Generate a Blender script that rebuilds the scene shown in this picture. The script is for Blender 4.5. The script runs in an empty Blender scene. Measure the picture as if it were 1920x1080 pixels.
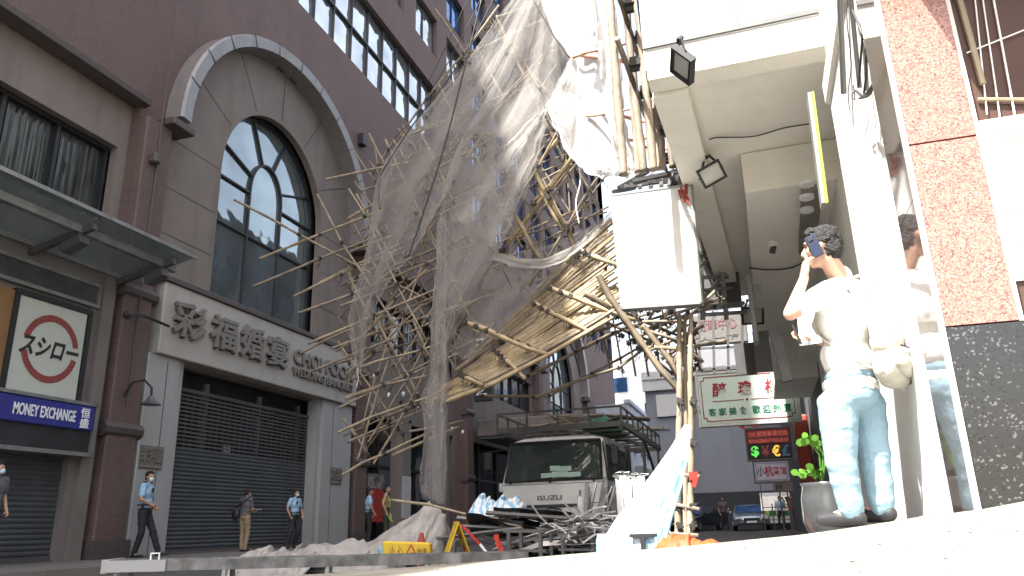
import bpy, bmesh, math, random
from math import sin, cos, tan, pi, radians, atan2, sqrt
from mathutils import Vector, Matrix, noise
V = Vector
random.seed(7)
S = bpy.context.scene
COL = S.collection
# ------------------------------------------------------------------ camera
FPX = 1434.0; AZ = radians(-17.2); PI_ = radians(17.3); RO = radians(1.56)
fw = V((sin(AZ)*cos(PI_), cos(AZ)*cos(PI_), sin(PI_)))
r0 = V((cos(AZ), -sin(AZ), 0)); u0 = r0.cross(fw)
rt = r0*cos(RO) - u0*sin(RO); up = r0*sin(RO) + u0*cos(RO)
CAM = V((0, 0, .55))
cd = bpy.data.cameras.new('camera'); cam = bpy.data.objects.new('camera', cd); COL.objects.link(cam)
cd.sensor_width = 36; cd.lens = 36*FPX/1920; cd.clip_start = .02; cd.clip_end = 2000
m = Matrix((rt, up, -fw)).transposed().to_4x4(); m.translation = CAM
cam.matrix_world = m; S.camera = cam
def ray(x, y): return fw + rt*((x-960)/FPX) - up*((y-540)/FPX)
def onX(x, y, X): d = ray(x, y); return CAM + d*(X/d.x)
def onY(x, y, Y): d = ray(x, y); return CAM + d*(Y/d.y)
def onZ(x, y, Z): d = ray(x, y); return CAM + d*((Z-CAM.z)/d.z)
# ------------------------------------------------------------------ light
SUN_EL = radians(57); SH = V((.48, .877))           # horizontal direction the light travels
w = bpy.data.worlds.new('World'); S.world = w; w.use_nodes = True
nt = w.node_tree; bg = nt.nodes['Background']
sky = nt.nodes.new('ShaderNodeTexSky'); sky.sky_type = 'NISHITA'; sky.sun_disc = False
sky.sun_elevation = SUN_EL; sky.sun_rotation = atan2(-SH.x, -SH.y); sky.dust_density = 4.0; sky.air_density = 1.0
hs = nt.nodes.new('ShaderNodeHueSaturation'); hs.inputs['Saturation'].default_value = .62; nt.links.new(sky.outputs[0], hs.inputs['Color'])
wm = nt.nodes.new('ShaderNodeMix'); wm.data_type = 'RGBA'; wm.blend_type = 'MULTIPLY'; wm.inputs[0].default_value = 1; wm.inputs[7].default_value = (1.0, .95, .9, 1); nt.links.new(hs.outputs[0], wm.inputs[6]); nt.links.new(wm.outputs[2], bg.inputs[0]); bg.inputs[1].default_value = .15
sl = bpy.data.lights.new('sun', 'SUN'); sl.energy = 4.6; sl.angle = radians(.53); sl.color = (1, .965, .9)
so = bpy.data.objects.new('sun', sl); COL.objects.link(so)
ld = V((SH.x*cos(SUN_EL), SH.y*cos(SUN_EL), -sin(SUN_EL)))
so.rotation_euler = ld.to_track_quat('-Z', 'Y').to_euler(); so.location = (0, 0, 60)
S.view_settings.view_transform = 'Standard'; S.view_settings.look = 'None'; S.view_settings.gamma = 1
S.view_settings.exposure = 2.0
# ------------------------------------------------------------------ materials
MATS = {}
def mat(name, col, rough=.7, metal=0, var=.12, scale=6, bump=0, bscale=40, spec=.5, trans=0, emit=None, coord='Object', stretch=None, alpha=1, coat=0, dirt=0, dscale=1.2):
    if name in MATS: return MATS[name]
    M = bpy.data.materials.new(name); M.use_nodes = True; t = M.node_tree; n = t.nodes; L = t.links.new
    b = n['Principled BSDF']; b.inputs['Roughness'].default_value = rough; b.inputs['Metallic'].default_value = metal
    b.inputs['Specular IOR Level'].default_value = spec
    b.inputs['Coat Weight'].default_value = coat
    tc = n.new('ShaderNodeTexCoord'); mp = n.new('ShaderNodeMapping'); L(tc.outputs[coord], mp.inputs[0])
    if stretch: mp.inputs['Scale'].default_value = stretch
    nz = n.new('ShaderNodeTexNoise'); nz.inputs['Scale'].default_value = scale; nz.inputs['Detail'].default_value = 5
    L(mp.outputs[0], nz.inputs[0])
    cr = n.new('ShaderNodeMix'); cr.data_type = 'RGBA'
    c = V(col[:3]); cr.inputs[6].default_value = (*(c*(1-var)), 1); cr.inputs[7].default_value = (*[min(1, q*(1+var)) for q in c], 1)
    rp = n.new('ShaderNodeMapRange'); rp.inputs[1].default_value = .3; rp.inputs[2].default_value = .7
    L(nz.outputs[0], rp.inputs[0]); L(rp.outputs[0], cr.inputs[0])
    out = cr.outputs[2]
    if dirt:
        n2 = n.new('ShaderNodeTexNoise'); n2.inputs['Scale'].default_value = dscale; n2.inputs['Detail'].default_value = 8
        mp2 = n.new('ShaderNodeMapping'); mp2.inputs['Scale'].default_value = (2.2, 2.2, .35); L(tc.outputs[coord], mp2.inputs[0]); L(mp2.outputs[0], n2.inputs[0])
        r2 = n.new('ShaderNodeMapRange'); r2.inputs[1].default_value = .5; r2.inputs[2].default_value = .72; r2.inputs[4].default_value = dirt; L(n2.outputs[0], r2.inputs[0])
        m2 = n.new('ShaderNodeMix'); m2.data_type = 'RGBA'; L(r2.outputs[0], m2.inputs[0]); L(out, m2.inputs[6]); m2.inputs[7].default_value = (.07, .06, .05, 1); out = m2.outputs[2]
    L(out, b.inputs['Base Color'])
    if bump:
        nb = n.new('ShaderNodeTexNoise'); nb.inputs['Scale'].default_value = bscale; nb.inputs['Detail'].default_value = 6; L(mp.outputs[0], nb.inputs[0])
        bp = n.new('ShaderNodeBump'); bp.inputs['Strength'].default_value = bump; bp.inputs['Distance'].default_value = .02; L(nb.outputs[0], bp.inputs['Height']); L(bp.outputs[0], b.inputs['Normal'])
    if emit: b.inputs['Emission Color'].default_value = (*emit[0], 1); b.inputs['Emission Strength'].default_value = emit[1]
    MATS[name] = M; return M
def net_mat(name, col, dens, transl=.6):
    M = bpy.data.materials.new(name); M.use_nodes = True; t = M.node_tree; n = t.nodes; L = t.links.new
    n.remove(n['Principled BSDF']); o = n['Material Output']
    d = n.new('ShaderNodeBsdfDiffuse'); tr = n.new('ShaderNodeBsdfTranslucent'); tp = n.new('ShaderNodeBsdfTransparent')
    for q in (d, tr): q.inputs[0].default_value = (*col, 1)
    a = n.new('ShaderNodeMixShader'); a.inputs[0].default_value = transl; L(d.outputs[0], a.inputs[1]); L(tr.outputs[0], a.inputs[2])
    tc = n.new('ShaderNodeTexCoord')
    nz = n.new('ShaderNodeTexNoise'); nz.inputs['Scale'].default_value = 1.3; nz.inputs['Detail'].default_value = 6; L(tc.outputs['Object'], nz.inputs[0])
    mr = n.new('ShaderNodeMapRange'); mr.inputs[1].default_value = .3; mr.inputs[2].default_value = .7; mr.inputs[3].default_value = dens-.1; mr.inputs[4].default_value = min(1, dens+.1); L(nz.outputs[0], mr.inputs[0])
    # fabric seen edge-on is denser
    lw = n.new('ShaderNodeLayerWeight'); lw.inputs[0].default_value = .35
    ad = n.new('ShaderNodeMath'); ad.operation = 'MULTIPLY_ADD'; ad.inputs[1].default_value = .22; ad.use_clamp = True; L(lw.outputs['Facing'], ad.inputs[0]); L(mr.outputs[0], ad.inputs[2])
    x = n.new('ShaderNodeMixShader'); L(ad.outputs[0], x.inputs[0]); L(tp.outputs[0], x.inputs[1]); L(a.outputs[0], x.inputs[2]); L(x.outputs[0], o.inputs[0])
    MATS[name] = M; return M
def glass_mat(name, col, wob=.05, rough=.03, spec=1.0, wscale=1.2, metal=0.0):
    M = mat(name, col, rough, metal, .25, .8, spec=spec)
    t = M.node_tree; n = t.nodes; L = t.links.new
    tc = n.new('ShaderNodeTexCoord'); nz = n.new('ShaderNodeTexNoise'); nz.inputs['Scale'].default_value = wscale; nz.inputs['Detail'].default_value = 1.5; L(tc.outputs['Object'], nz.inputs[0])
    bp = n.new('ShaderNodeBump'); bp.inputs['Strength'].default_value = wob; bp.inputs['Distance'].default_value = 1; L(nz.outputs[0], bp.inputs['Height']); L(bp.outputs[0], n['Principled BSDF'].inputs['Normal'])
    return M
brown = mat('brown_tile', (.135, .09, .08), .75, var=.1, scale=.6, bump=.25, bscale=25, dirt=.22)
t = brown.node_tree   # small wall tiles as a fine brick pattern
bk = t.nodes.new('ShaderNodeTexBrick'); bk.inputs['Scale'].default_value = 1; bk.inputs['Brick Width'].default_value = .11; bk.inputs['Row Height'].default_value = .06; bk.inputs['Mortar Size'].default_value = .004
sp = t.nodes.new('ShaderNodeSeparateXYZ'); cb = t.nodes.new('ShaderNodeCombineXYZ'); tcx = t.nodes.new('ShaderNodeTexCoord')
t.links.new(tcx.outputs['Object'], sp.inputs[0]); t.links.new(sp.outputs[1], cb.inputs[0]); t.links.new(sp.outputs[2], cb.inputs[1]); t.links.new(cb.outputs[0], bk.inputs[0])
bk.inputs['Color1'].default_value = (1, .97, .95, 1); bk.inputs['Color2'].default_value = (.82, .82, .84, 1); bk.inputs['Mortar'].default_value = (.6, .6, .6, 1)
mm = t.nodes.new('ShaderNodeMix'); mm.data_type = 'RGBA'; mm.blend_type = 'MULTIPLY'; mm.inputs[0].default_value = .9
pb = t.nodes['Principled BSDF']; src = pb.inputs['Base Color'].links[0].from_socket
t.links.new(src, mm.inputs[6]); t.links.new(bk.outputs[0], mm.inputs[7]); t.links.new(mm.outputs[2], pb.inputs['Base Color'])
beige = mat('beige_render', (.185, .155, .135), .8, var=.08, scale=1.2, bump=.1, dirt=.3)
stone = mat('grey_stone', (.17, .15, .135), .7, var=.1, scale=2, bump=.1, dirt=.25)
trimd = mat('dark_trim', (.075, .06, .055), .6, dirt=.3)
trimg = mat('arch_trim_panel', (.2, .185, .18), .35, spec=.8, dirt=.35)
whitep = mat('white_panel', (.34, .34, .335), .45, var=.04, scale=1, dirt=.12)
signw = mat('sign_white', (.38, .36, .33), .5, var=.04, dirt=.15)
letg = mat('grey_metal_letters', (.2, .185, .165), .45, metal=.2)
blk = mat('black_frame', (.02, .02, .022), .5)
dark = mat('dark_interior', (.022, .022, .024), .9, var=.5, scale=2)
shut = mat('roller_shutter_steel', (.075, .082, .088), .5, metal=.2, var=.15, scale=1.5, dirt=.35)
steel = mat('galvanised_steel', (.27, .275, .275), .45, metal=.55, dirt=.4)
steeld = mat('dark_steel', (.12, .12, .12), .5, metal=.5, dirt=.3)
alu = mat('aluminium_strip', (.6, .61, .62), .35, metal=.6, var=.3, scale=3, dirt=.45, dscale=5)
glassd = glass_mat('dark_window_glass', (.03, .036, .036), .03)
glassm = glass_mat('sky_tinted_glass', (.1, .24, .55), .06, metal=.8, rough=.04)  # blue of the reflected sky is put into the glass tint
glasst = glass_mat('strip_window_glass', (.75, .78, .78), .15, metal=.9, rough=.05, wscale=.8)
glassa = glass_mat('arch_window_glass', (.3, .35, .36), .025, metal=.75, rough=.04)
glassw = glass_mat('truck_glass', (.045, .06, .055), .0, spec=.6, rough=.06)
bamb = mat('bamboo', (.29, .235, .165), .6, var=.3, scale=4, bump=.15, dirt=.5, dscale=3)
bambd = mat('weathered_bamboo', (.22, .175, .13), .7, var=.35, scale=5, bump=.15, dirt=.6, dscale=3)
bambl = mat('pale_split_bamboo', (.34, .265, .155), .55, var=.3, scale=6, dirt=.3, dscale=4)
tie = mat('black_nylon_tie', (.03, .026, .025), .7)
asph = mat('asphalt', (.06, .06, .062), .9, var=.2, scale=9, bump=.5, bscale=60, dirt=.3)
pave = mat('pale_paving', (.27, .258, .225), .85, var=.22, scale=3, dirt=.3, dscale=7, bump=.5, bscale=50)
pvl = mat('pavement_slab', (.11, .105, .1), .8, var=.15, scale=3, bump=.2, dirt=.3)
conc = mat('white_painted_concrete', (.82, .79, .715), .8, var=.03, scale=2, bump=.2, bscale=12, dirt=.06, dscale=2.5)
concw = mat('sunlit_white_wall', (.75, .75, .73), .8, var=.04, scale=2, bump=.1)
paleb = mat('pale_blue_wall', (.42, .45, .5), .85, var=.06, scale=.5, dirt=.15, dscale=.5)
greyb = mat('grey_blue_wall', (.3, .325, .365), .85, var=.06, scale=.5, dirt=.2, dscale=.5)
skin = mat('skin', (.42, .24, .16), .55, var=.06)
skinl = mat('skin_light', (.55, .34, .25), .5, var=.05)
hairm = mat('black_hair', (.012, .011, .012), .55, var=.5, scale=60, bump=1, bscale=90)
shirtb = mat('light_blue_shirt', (.3, .45, .6), .8, bump=.6, bscale=14)
trous = mat('black_trousers', (.018, .018, .022), .8, bump=.4, bscale=12)
shoe = mat('black_shoe', (.015, .014, .014), .4)
maskm = mat('face_mask', (.5, .65, .72), .7)
greysh = mat('grey_shirt', (.1, .095, .11), .85, bump=.5, bscale=14)
khaki = mat('khaki_cloth', (.28, .21, .13), .85, bump=.5, bscale=14)
hiviz = mat('hi_vis_green', (.3, .5, .08), .6)
tee = mat('white_cotton', (.78, .78, .77), .9, var=.02, bump=.25, bscale=25)
jeans = mat('washed_denim', (.24, .37, .46), .9, var=.05, scale=3, bump=.35, bscale=30)
bagm = mat('grey_canvas_bag', (.45, .43, .38), .8, var=.1, bump=.5, bscale=14)
yel = mat('yellow_plastic', (.62, .42, .03), .4, var=.05, dirt=.2, dscale=4)
redp = mat('red_print', (.45, .03, .02), .6)
oran = mat('orange_sheet', (.5, .07, .015), .6, var=.2, bump=.5, bscale=10)
tarpg = mat('grey_canvas', (.34, .325, .31), .85, var=.15, scale=4, bump=.6, bscale=18, dirt=.4, dscale=3)
whp = mat('white_vehicle_paint', (.78, .78, .75), .3, var=.03, coat=.5, dirt=.15)
rub = mat('rubber', (.02, .02, .02), .9)
grn = mat('leaf_green', (.08, .2, .03), .5, var=.3)
grnn = mat('green_netting', (.03, .14, .08), .8, var=.3)
ora2 = mat('rusty_red', (.35, .06, .04), .7)
blue = mat('blue_sign', (.03, .035, .22), .4)
whitel = mat('white_lettering', (.75, .75, .75), .5)
pvc = mat('white_pvc', (.75, .76, .76), .35, var=.05)
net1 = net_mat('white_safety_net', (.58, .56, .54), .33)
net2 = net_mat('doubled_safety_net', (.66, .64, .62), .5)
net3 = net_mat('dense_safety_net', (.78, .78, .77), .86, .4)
# blue and white striped tarpaulin
def stripes(name, c1, c2, sc):
    M = mat(name, c1, .6, bump=.5, bscale=9); t = M.node_tree; n = t.nodes; L = t.links.new
    tc = n.new('ShaderNodeTexCoord'); wv = n.new('ShaderNodeTexWave'); wv.inputs['Scale'].default_value = sc; wv.inputs['Distortion'].default_value = 5; wv.inputs['Detail'].default_value = 2; wv.inputs['Detail Scale'].default_value = 1.5
    mp = n.new('ShaderNodeMapping'); mp.inputs['Rotation'].default_value = (0, .5, .3); L(tc.outputs['Object'], mp.inputs[0]); L(mp.outputs[0], wv.inputs[0])
    r = n.new('ShaderNodeValToRGB'); r.color_ramp.elements[0].position = .5; r.color_ramp.elements[1].position = .75
    r.color_ramp.elements[0].color = (*c1, 1); r.color_ramp.elements[1].color = (*c2, 1); L(wv.outputs[0], r.inputs[0]); L(r.outputs[0], n['Principled BSDF'].inputs['Base Color']); return M
tarpb = stripes('blue_white_tarpaulin', (.6, .66, .7), (.2, .42, .62), 3.2)
# speckled granites
def granite(name, base, lo, hi, rough, spk=60, w=.5):
    M = mat(name, base, rough, spec=.6); t = M.node_tree; n = t.nodes; L = t.links.new
    tc = n.new('ShaderNodeTexCoord'); v = n.new('ShaderNodeTexVoronoi'); v.inputs['Scale'].default_value = spk; L(tc.outputs['Object'], v.inputs[0])
    s = n.new('ShaderNodeSeparateColor'); L(v.outputs['Color'], s.inputs[0])
    nz = n.new('ShaderNodeTexNoise'); nz.inputs['Scale'].default_value = spk*.12; nz.inputs['Detail'].default_value = 3; L(tc.outputs['Object'], nz.inputs[0])
    a = n.new('ShaderNodeMath'); a.operation = 'MULTIPLY_ADD'; a.inputs[1].default_value = .35; a.inputs[2].default_value = -.17; L(nz.outputs[0], a.inputs[0])
    b = n.new('ShaderNodeMath'); b.operation = 'ADD'; L(s.outputs[0], b.inputs[0]); L(a.outputs[0], b.inputs[1])
    r = n.new('ShaderNodeValToRGB'); e = r.color_ramp.elements; e[0].position = .06; e[0].color = (*lo, 1); e[1].position = .97; e[1].color = (*hi, 1)
    m1 = e.new(.5-w/2); m1.color = (*[q*.85 for q in base], 1); m2 = e.new(.5+w/2); m2.color = (*base, 1)
    L(b.outputs[0], r.inputs[0]); L(r.outputs[0], n['Principled BSDF'].inputs['Base Color']); return M
redg = granite('red_granite', (.36, .155, .12), (.09, .045, .045), (.45, .26, .21), .22, 210, .4)
blkg = granite('black_granite', (.02, .02, .02), (.008, .008, .008), (.1, .1, .1), .15, 150, .88)
polg = mat('polished_stone_edge', (.16, .13, .125), .04, spec=1.0, metal=.55, var=.2, scale=3)
# ------------------------------------------------------------------ mesh helpers
def wloc(o):
    l = V((0, 0, 0))
    while o is not None: l += o.location; o = o.parent
    return l
def tag(o, label=None, cat=None, group=None, kind=None):
    if label: o['label'] = label
    if cat: o['category'] = cat
    if group: o['group'] = group
    if kind: o['kind'] = kind
    return o
def thing(name, label, cat, loc, group=None):
    o = bpy.data.objects.new(name, None); COL.objects.link(o); o.location = loc; o.empty_display_size = .2
    return tag(o, label, cat, group)
class MB:
    def __init__(s): s.v = []; s.f = []; s.m = []; s.mi = 0
    def add(s, vs, fs):
        k = len(s.v); s.v += [V(q) for q in vs]; s.f += [tuple(i+k for i in f) for f in fs]; s.m += [s.mi]*len(fs); return s
    def box(s, c, d, R=None, bev=0):
        c = V(c); h = V(d)/2; R = R or Matrix.Identity(3)
        if bev:
            b = min(bev, min(h)*.9); vs = []; fs = []
            P = []
            for x in (-1, 1):
                for y in (-1, 1):
                    for z in (-1, 1):
                        P.append((V((x*(h.x), y*(h.y-b), z*(h.z-b))), V((x*(h.x-b), y*h.y, z*(h.z-b))), V((x*(h.x-b), y*(h.y-b), z*h.z))))
            bm = bmesh.new(); vv = [bm.verts.new(q) for t3 in P for q in t3]; r = bmesh.ops.convex_hull(bm, input=vv)
            bm.verts.index_update(); vs = [c+R@q.co for q in bm.verts]; fs = [[q.index for q in f.verts] for f in bm.faces]; bm.free()
            return s.add(vs, fs)
        vs = [c+R@V((x*h.x, y*h.y, z*h.z)) for x in (-1, 1) for y in (-1, 1) for z in (-1, 1)]
        return s.add(vs, [(0, 1, 3, 2), (4, 6, 7, 5), (0, 4, 5, 1), (2, 3, 7, 6), (0, 2, 6, 4), (1, 5, 7, 3)])
    def rng(s, x0, x1, y0, y1, z0, z1, bev=0): return s.box(((x0+x1)/2, (y0+y1)/2, (z0+z1)/2), (abs(x1-x0), abs(y1-y0), abs(z1-z0)), None, bev)
    def beam(s, a, b, w, h, roll=0, bev=0):
        a, b = V(a), V(b); d = (b-a); l = d.length
        if l < 1e-5: return s
        R = d.to_track_quat('X', 'Z').to_matrix()
        if roll: R = R @ Matrix.Rotation(roll, 3, 'X')
        return s.box((a+b)/2, (l, w, h), R, bev)
    def tube(s, pts, rad, n=8, caps=True):
        pts = [V(p) for p in pts]; k = len(pts); rad = rad if isinstance(rad, (list, tuple)) else [rad]*k
        b = len(s.v); x = None; vs = []
        for i, p in enumerate(pts):
            d = (pts[min(i+1, k-1)]-pts[max(i-1, 0)]).normalized()
            if x is None: x = d.orthogonal().normalized()
            x = (x-d*x.dot(d)).normalized(); y = d.cross(x)
            vs += [p+(x*cos(2*pi*j/n)+y*sin(2*pi*j/n))*rad[i] for j in range(n)]
        fs = [(i*n+j, i*n+(j+1) % n, (i+1)*n+(j+1) % n, (i+1)*n+j) for i in range(k-1) for j in range(n)]
        if caps: fs += [tuple(range(n))[::-1], tuple((k-1)*n+j for j in range(n))]
        return s.add(vs, fs)
    def ball(s, c, r, n=10, m_=7, R=None):
        c = V(c); r = V((r, r, r)) if not hasattr(r, '__len__') else V(r); R = R or Matrix.Identity(3)
        vs = [c+R@V((0, 0, -r.z))]
        for i in range(1, m_):
            a = -pi/2+pi*i/m_
            vs += [c+R@V((r.x*cos(a)*cos(2*pi*j/n), r.y*cos(a)*sin(2*pi*j/n), r.z*sin(a))) for j in range(n)]
        vs.append(c+R@V((0, 0, r.z))); T = len(vs)-1
        fs = [(0, 1+(j+1) % n, 1+j) for j in range(n)]
        fs += [(1+i*n+j, 1+i*n+(j+1) % n, 1+(i+1)*n+(j+1) % n, 1+(i+1)*n+j) for i in range(m_-2) for j in range(n)]
        fs += [(T, 1+(m_-2)*n+j, 1+(m_-2)*n+(j+1) % n) for j in range(n)]
        return s.add(vs, fs)
    def caps(s, a, b, ra, rb=None, n=12):
        rb = ra if rb is None else rb; a, b = V(a), V(b); d = (b-a)
        L_ = max(d.length, 1e-6); d = d/L_; pts = []; rr = []
        for i in range(4): t_ = -pi/2*(1-i/4)*.97; pts.append(a+d*ra*sin(t_)); rr.append(ra*cos(t_))
        pts.append(a); rr.append(ra); pts.append(b); rr.append(rb)
        for i in range(1, 5): t_ = pi/2*i/4*.97; pts.append(b+d*rb*sin(t_)); rr.append(rb*cos(t_))
        return s.tube(pts, rr, n)
    def prism(s, pts, vec):
        k = len(pts); vec = V(vec); vs = [V(p) for p in pts]+[V(p)+vec for p in pts]
        return s.add(vs, [tuple(range(k))[::-1], tuple(range(k, 2*k))]+[(i, (i+1) % k, k+(i+1) % k, k+i) for i in range(k)])
    def grid(s, P):
        a, b = len(P), len(P[0]); return s.add([q for r_ in P for q in r_], [(i*b+j, i*b+j+1, (i+1)*b+j+1, (i+1)*b+j) for i in range(a-1) for j in range(b-1)])
    def build(s, name, mt, parent=None, smooth=False, origin=None, fixn=True):
        if parent is not None: off = wloc(parent)
        elif origin is not None: off = V(origin)
        else:
            xs = [q.x for q in s.v]; ys = [q.y for q in s.v]; zs = [q.z for q in s.v]
            off = V(((min(xs)+max(xs))/2, (min(ys)+max(ys))/2, min(zs)))
        me = bpy.data.meshes.new(name); me.from_pydata([tuple(q-off) for q in s.v], [], s.f)
        for q in (mt if isinstance(mt, (list, tuple)) else [mt]): me.materials.append(q)
        if any(s.m): me.polygons.foreach_set('material_index', s.m)
        if fixn:
            bm = bmesh.new(); bm.from_mesh(me); bmesh.ops.recalc_face_normals(bm, faces=bm.faces); bm.to_mesh(me); bm.free()
        if smooth: me.polygons.foreach_set('use_smooth', [True]*len(me.polygons))
        me.update()
        o = bpy.data.objects.new(name, me); COL.objects.link(o)
        if parent is not None: o.parent = parent
        else: o.location = off
        return o
def mesh_from(o):
    dg = bpy.context.evaluated_depsgraph_get(); dg.update()
    return bpy.data.meshes.new_from_object(o.evaluated_get(dg))
def remesh(mb, name, mt, parent, vox=.012, it=6, fac=.5, disp=None, dec=None):
    o = mb.build(name, mt, parent, smooth=True, fixn=False)
    md = o.modifiers.new('r', 'REMESH'); md.mode = 'VOXEL'; md.voxel_size = vox; md.use_smooth_shade = True
    if it: s_ = o.modifiers.new('s', 'SMOOTH'); s_.iterations = it; s_.factor = fac
    if dec: d_ = o.modifiers.new('d', 'DECIMATE'); d_.ratio = dec
    me = mesh_from(o); o.modifiers.clear(); old = o.data; o.data = me; bpy.data.meshes.remove(old)
    if disp:
        for v_ in me.vertices: v_.co += v_.normal*disp(v_.co)
    me.polygons.foreach_set('use_smooth', [True]*len(me.polygons))
    if not me.materials: me.materials.append(mt)
    return o
def plate(outer, holes, th, frame, name, mt, parent=None, kind=None):
    """flat plate with holes; 2D points, mapped by frame(u, v, w), w in 0..th"""
    cu = bpy.data.curves.new('c', 'CURVE'); cu.dimensions = '2D'; cu.fill_mode = 'BOTH'; cu.extrude = th/2
    for P in [outer]+list(holes):
        sp_ = cu.splines.new('POLY'); sp_.points.add(len(P)-1); sp_.use_cyclic_u = True
        for i, p in enumerate(P): sp_.points[i].co = (p[0], p[1], 0, 1)
    o = bpy.data.objects.new('c', cu); COL.objects.link(o); me = mesh_from(o); bpy.data.objects.remove(o)
    mb = MB(); mb.add([frame(v_.co.x, v_.co.y, v_.co.z+th/2) for v_ in me.vertices], [tuple(p.vertices) for p in me.polygons]); bpy.data.meshes.remove(me)
    return mb.build(name, mt, parent)
def text(s_, c, xd, ud, w_, h_, mt, name, parent, th=.02, off=0.0, slant=0, keep=False):
    """text centred on c, fitted to w_ x h_, standing th proud along the normal"""
    cu = bpy.data.curves.new('t', 'FONT'); cu.body = s_; cu.align_x = 'CENTER'; cu.extrude = .05; cu.offset = off; cu.resolution_u = 3
    o = bpy.data.objects.new('t', cu); COL.objects.link(o); me = mesh_from(o); bpy.data.objects.remove(o)
    if not len(me.vertices): print('NO TEXT', s_); return None
    xs = [q.co.x for q in me.vertices]; ys = [q.co.y for q in me.vertices]
    cx, cy = (min(xs)+max(xs))/2, (min(ys)+max(ys))/2; sx = w_/(max(xs)-min(xs)); sy = h_/(max(ys)-min(ys))
    if keep: sx = sy = min(sx, sy)
    xd, ud = V(xd).normalized(), V(ud).normalized(); nn = xd.cross(ud); c = V(c); mb = MB()
    mb.add([c+xd*((q.co.x-cx)*sx+(q.co.y-cy)*sy*slant)+ud*(q.co.y-cy)*sy+nn*((q.co.z+.05)/.1*th) for q in me.vertices], [tuple(p.vertices) for p in me.polygons])
    bpy.data.meshes.remove(me)
    return mb.build(name, mt, parent)
def copy_tree(o, parent=None):
    c = o.copy(); COL.objects.link(c); c.parent = parent
    for ch in list(o.children): copy_tree(ch, c)
    return c
def lerp(a, b, t_): return a+(b-a)*t_
def polyat(P, t_):
    """point at fraction t_ of polyline by index"""
    k = len(P)-1; x = min(max(t_, 0), 1)*k; i = min(int(x), k-1); f_ = x-i
    if k > 2:   # catmull-rom
        p0, p1, p2, p3 = P[max(i-1, 0)], P[i], P[i+1], P[min(i+2, k)]
        return ((p1*2)+(p2-p0)*f_+(p0*2-p1*5+p2*4-p3)*f_*f_+(p1*3-p0-p2*3+p3)*f_**3)*.5
    return P[i].lerp(P[i+1], f_)
# ================================================================== SETTING
X0 = -12.0
mb = MB(); mb.add([(-300, -200, 0), (300, -200, 0), (300, 500, 0), (-300, 500, 0)], [(0, 1, 2, 3)])
tag(mb.build('road', asph, fixn=False), kind='structure')
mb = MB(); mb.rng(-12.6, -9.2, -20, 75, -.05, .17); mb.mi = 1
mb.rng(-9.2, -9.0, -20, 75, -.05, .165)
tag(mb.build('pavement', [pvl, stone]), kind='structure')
# rising sunlit paving the camera stands on
edge = [onY(x, y, 4.6) for x, y in [(300, 1086), (450, 1082), (620, 1075), (900, 1053), (1119, 1035), (1240, 1028), (1500, 1003), (1690, 975)]]
prof = [(-30, .0), (-9, .02), (-5.5, .12)]+[(p.x, p.z) for p in edge]+[(.95, .575), (1.6, .66), (4, .95), (12, 1.6)]
def pz(X):
    for (a, za), (b, zb) in zip(prof, prof[1:]):
        if a <= X <= b:
            return lerp(za, zb, (X-a)/(b-a))
    return prof[-1][1]
def rampz(X, Y):
    z = pz(X)
    if Y > 4.6: z -= (Y-4.6)*.02 if X > .72 else .16*min(1, max(0, (Y-4.62)/.03))
    elif X > -1: z += .03*min(1, (4.6-Y)/1.5)*min(1, (X+1))
    if Y < 2.5: z -= .06*min(1, (2.5-Y)/2)
    return z+.004*noise.noise((X*2.3, Y*2.3, 0))
xs = [-9+.25*i for i in range(28)]+[-2+.09*i for i in range(45)]+[2.05+.5*i for i in range(14)]
ys = [-9+.5*i for i in range(18)]+[.05+.15*i for i in range(30)]+[4.58, 4.6, 4.64, 4.7]
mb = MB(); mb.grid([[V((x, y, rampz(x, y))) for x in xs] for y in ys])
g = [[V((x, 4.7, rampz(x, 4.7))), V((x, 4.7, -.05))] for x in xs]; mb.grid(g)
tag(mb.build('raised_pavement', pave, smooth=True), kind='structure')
gr = MB(); rr_ = random.Random(4)
for k in range(200):
    x = rr_.gauss(.45, .35); y = rr_.uniform(1.0, 4.4); r_ = rr_.uniform(.0008, .0028)
    if k % 6 == 0: x = rr_.uniform(-2.5, .6)
    if abs(x) < .1 and y < 1: continue
    gr.box((x, y, rampz(x, y)+r_*.4), (r_*2, r_*rr_.uniform(1, 3), r_), Matrix.Rotation(rr_.uniform(0, 3), 3, 'Z'))
tag(gr.build('grit', mat('dark_grit', (.1, .09, .07), .9)), 'loose dark grit and crumbs scattered over the pale paving', 'grit', kind='stuff')
# slab joints in the paving as a procedural pattern
t = pave.node_tree; bk = t.nodes.new('ShaderNodeTexBrick'); tcx = t.nodes.new('ShaderNodeTexCoord'); t.links.new(tcx.outputs['Object'], bk.inputs[0])
bk.inputs['Scale'].default_value = 1; bk.inputs['Brick Width'].default_value = .6; bk.inputs['Row Height'].default_value = .3; bk.inputs['Mortar Size'].default_value = .006
bk.inputs['Color1'].default_value = (1, .98, .95, 1); bk.inputs['Color2'].default_value = (.92, .92, .91, 1); bk.inputs['Mortar'].default_value = (.8, .78, .75, 1)
mm = t.nodes.new('ShaderNodeMix'); mm.data_type = 'RGBA'; mm.blend_type = 'MULTIPLY'; mm.inputs[0].default_value = 1
pb = t.nodes['Principled BSDF']; src = pb.inputs['Base Color'].links[0].from_socket
t.links.new(src, mm.inputs[6]); t.links.new(bk.outputs[0], mm.inputs[7]); t.links.new(mm.outputs[2], pb.inputs['Base Color'])

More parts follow.
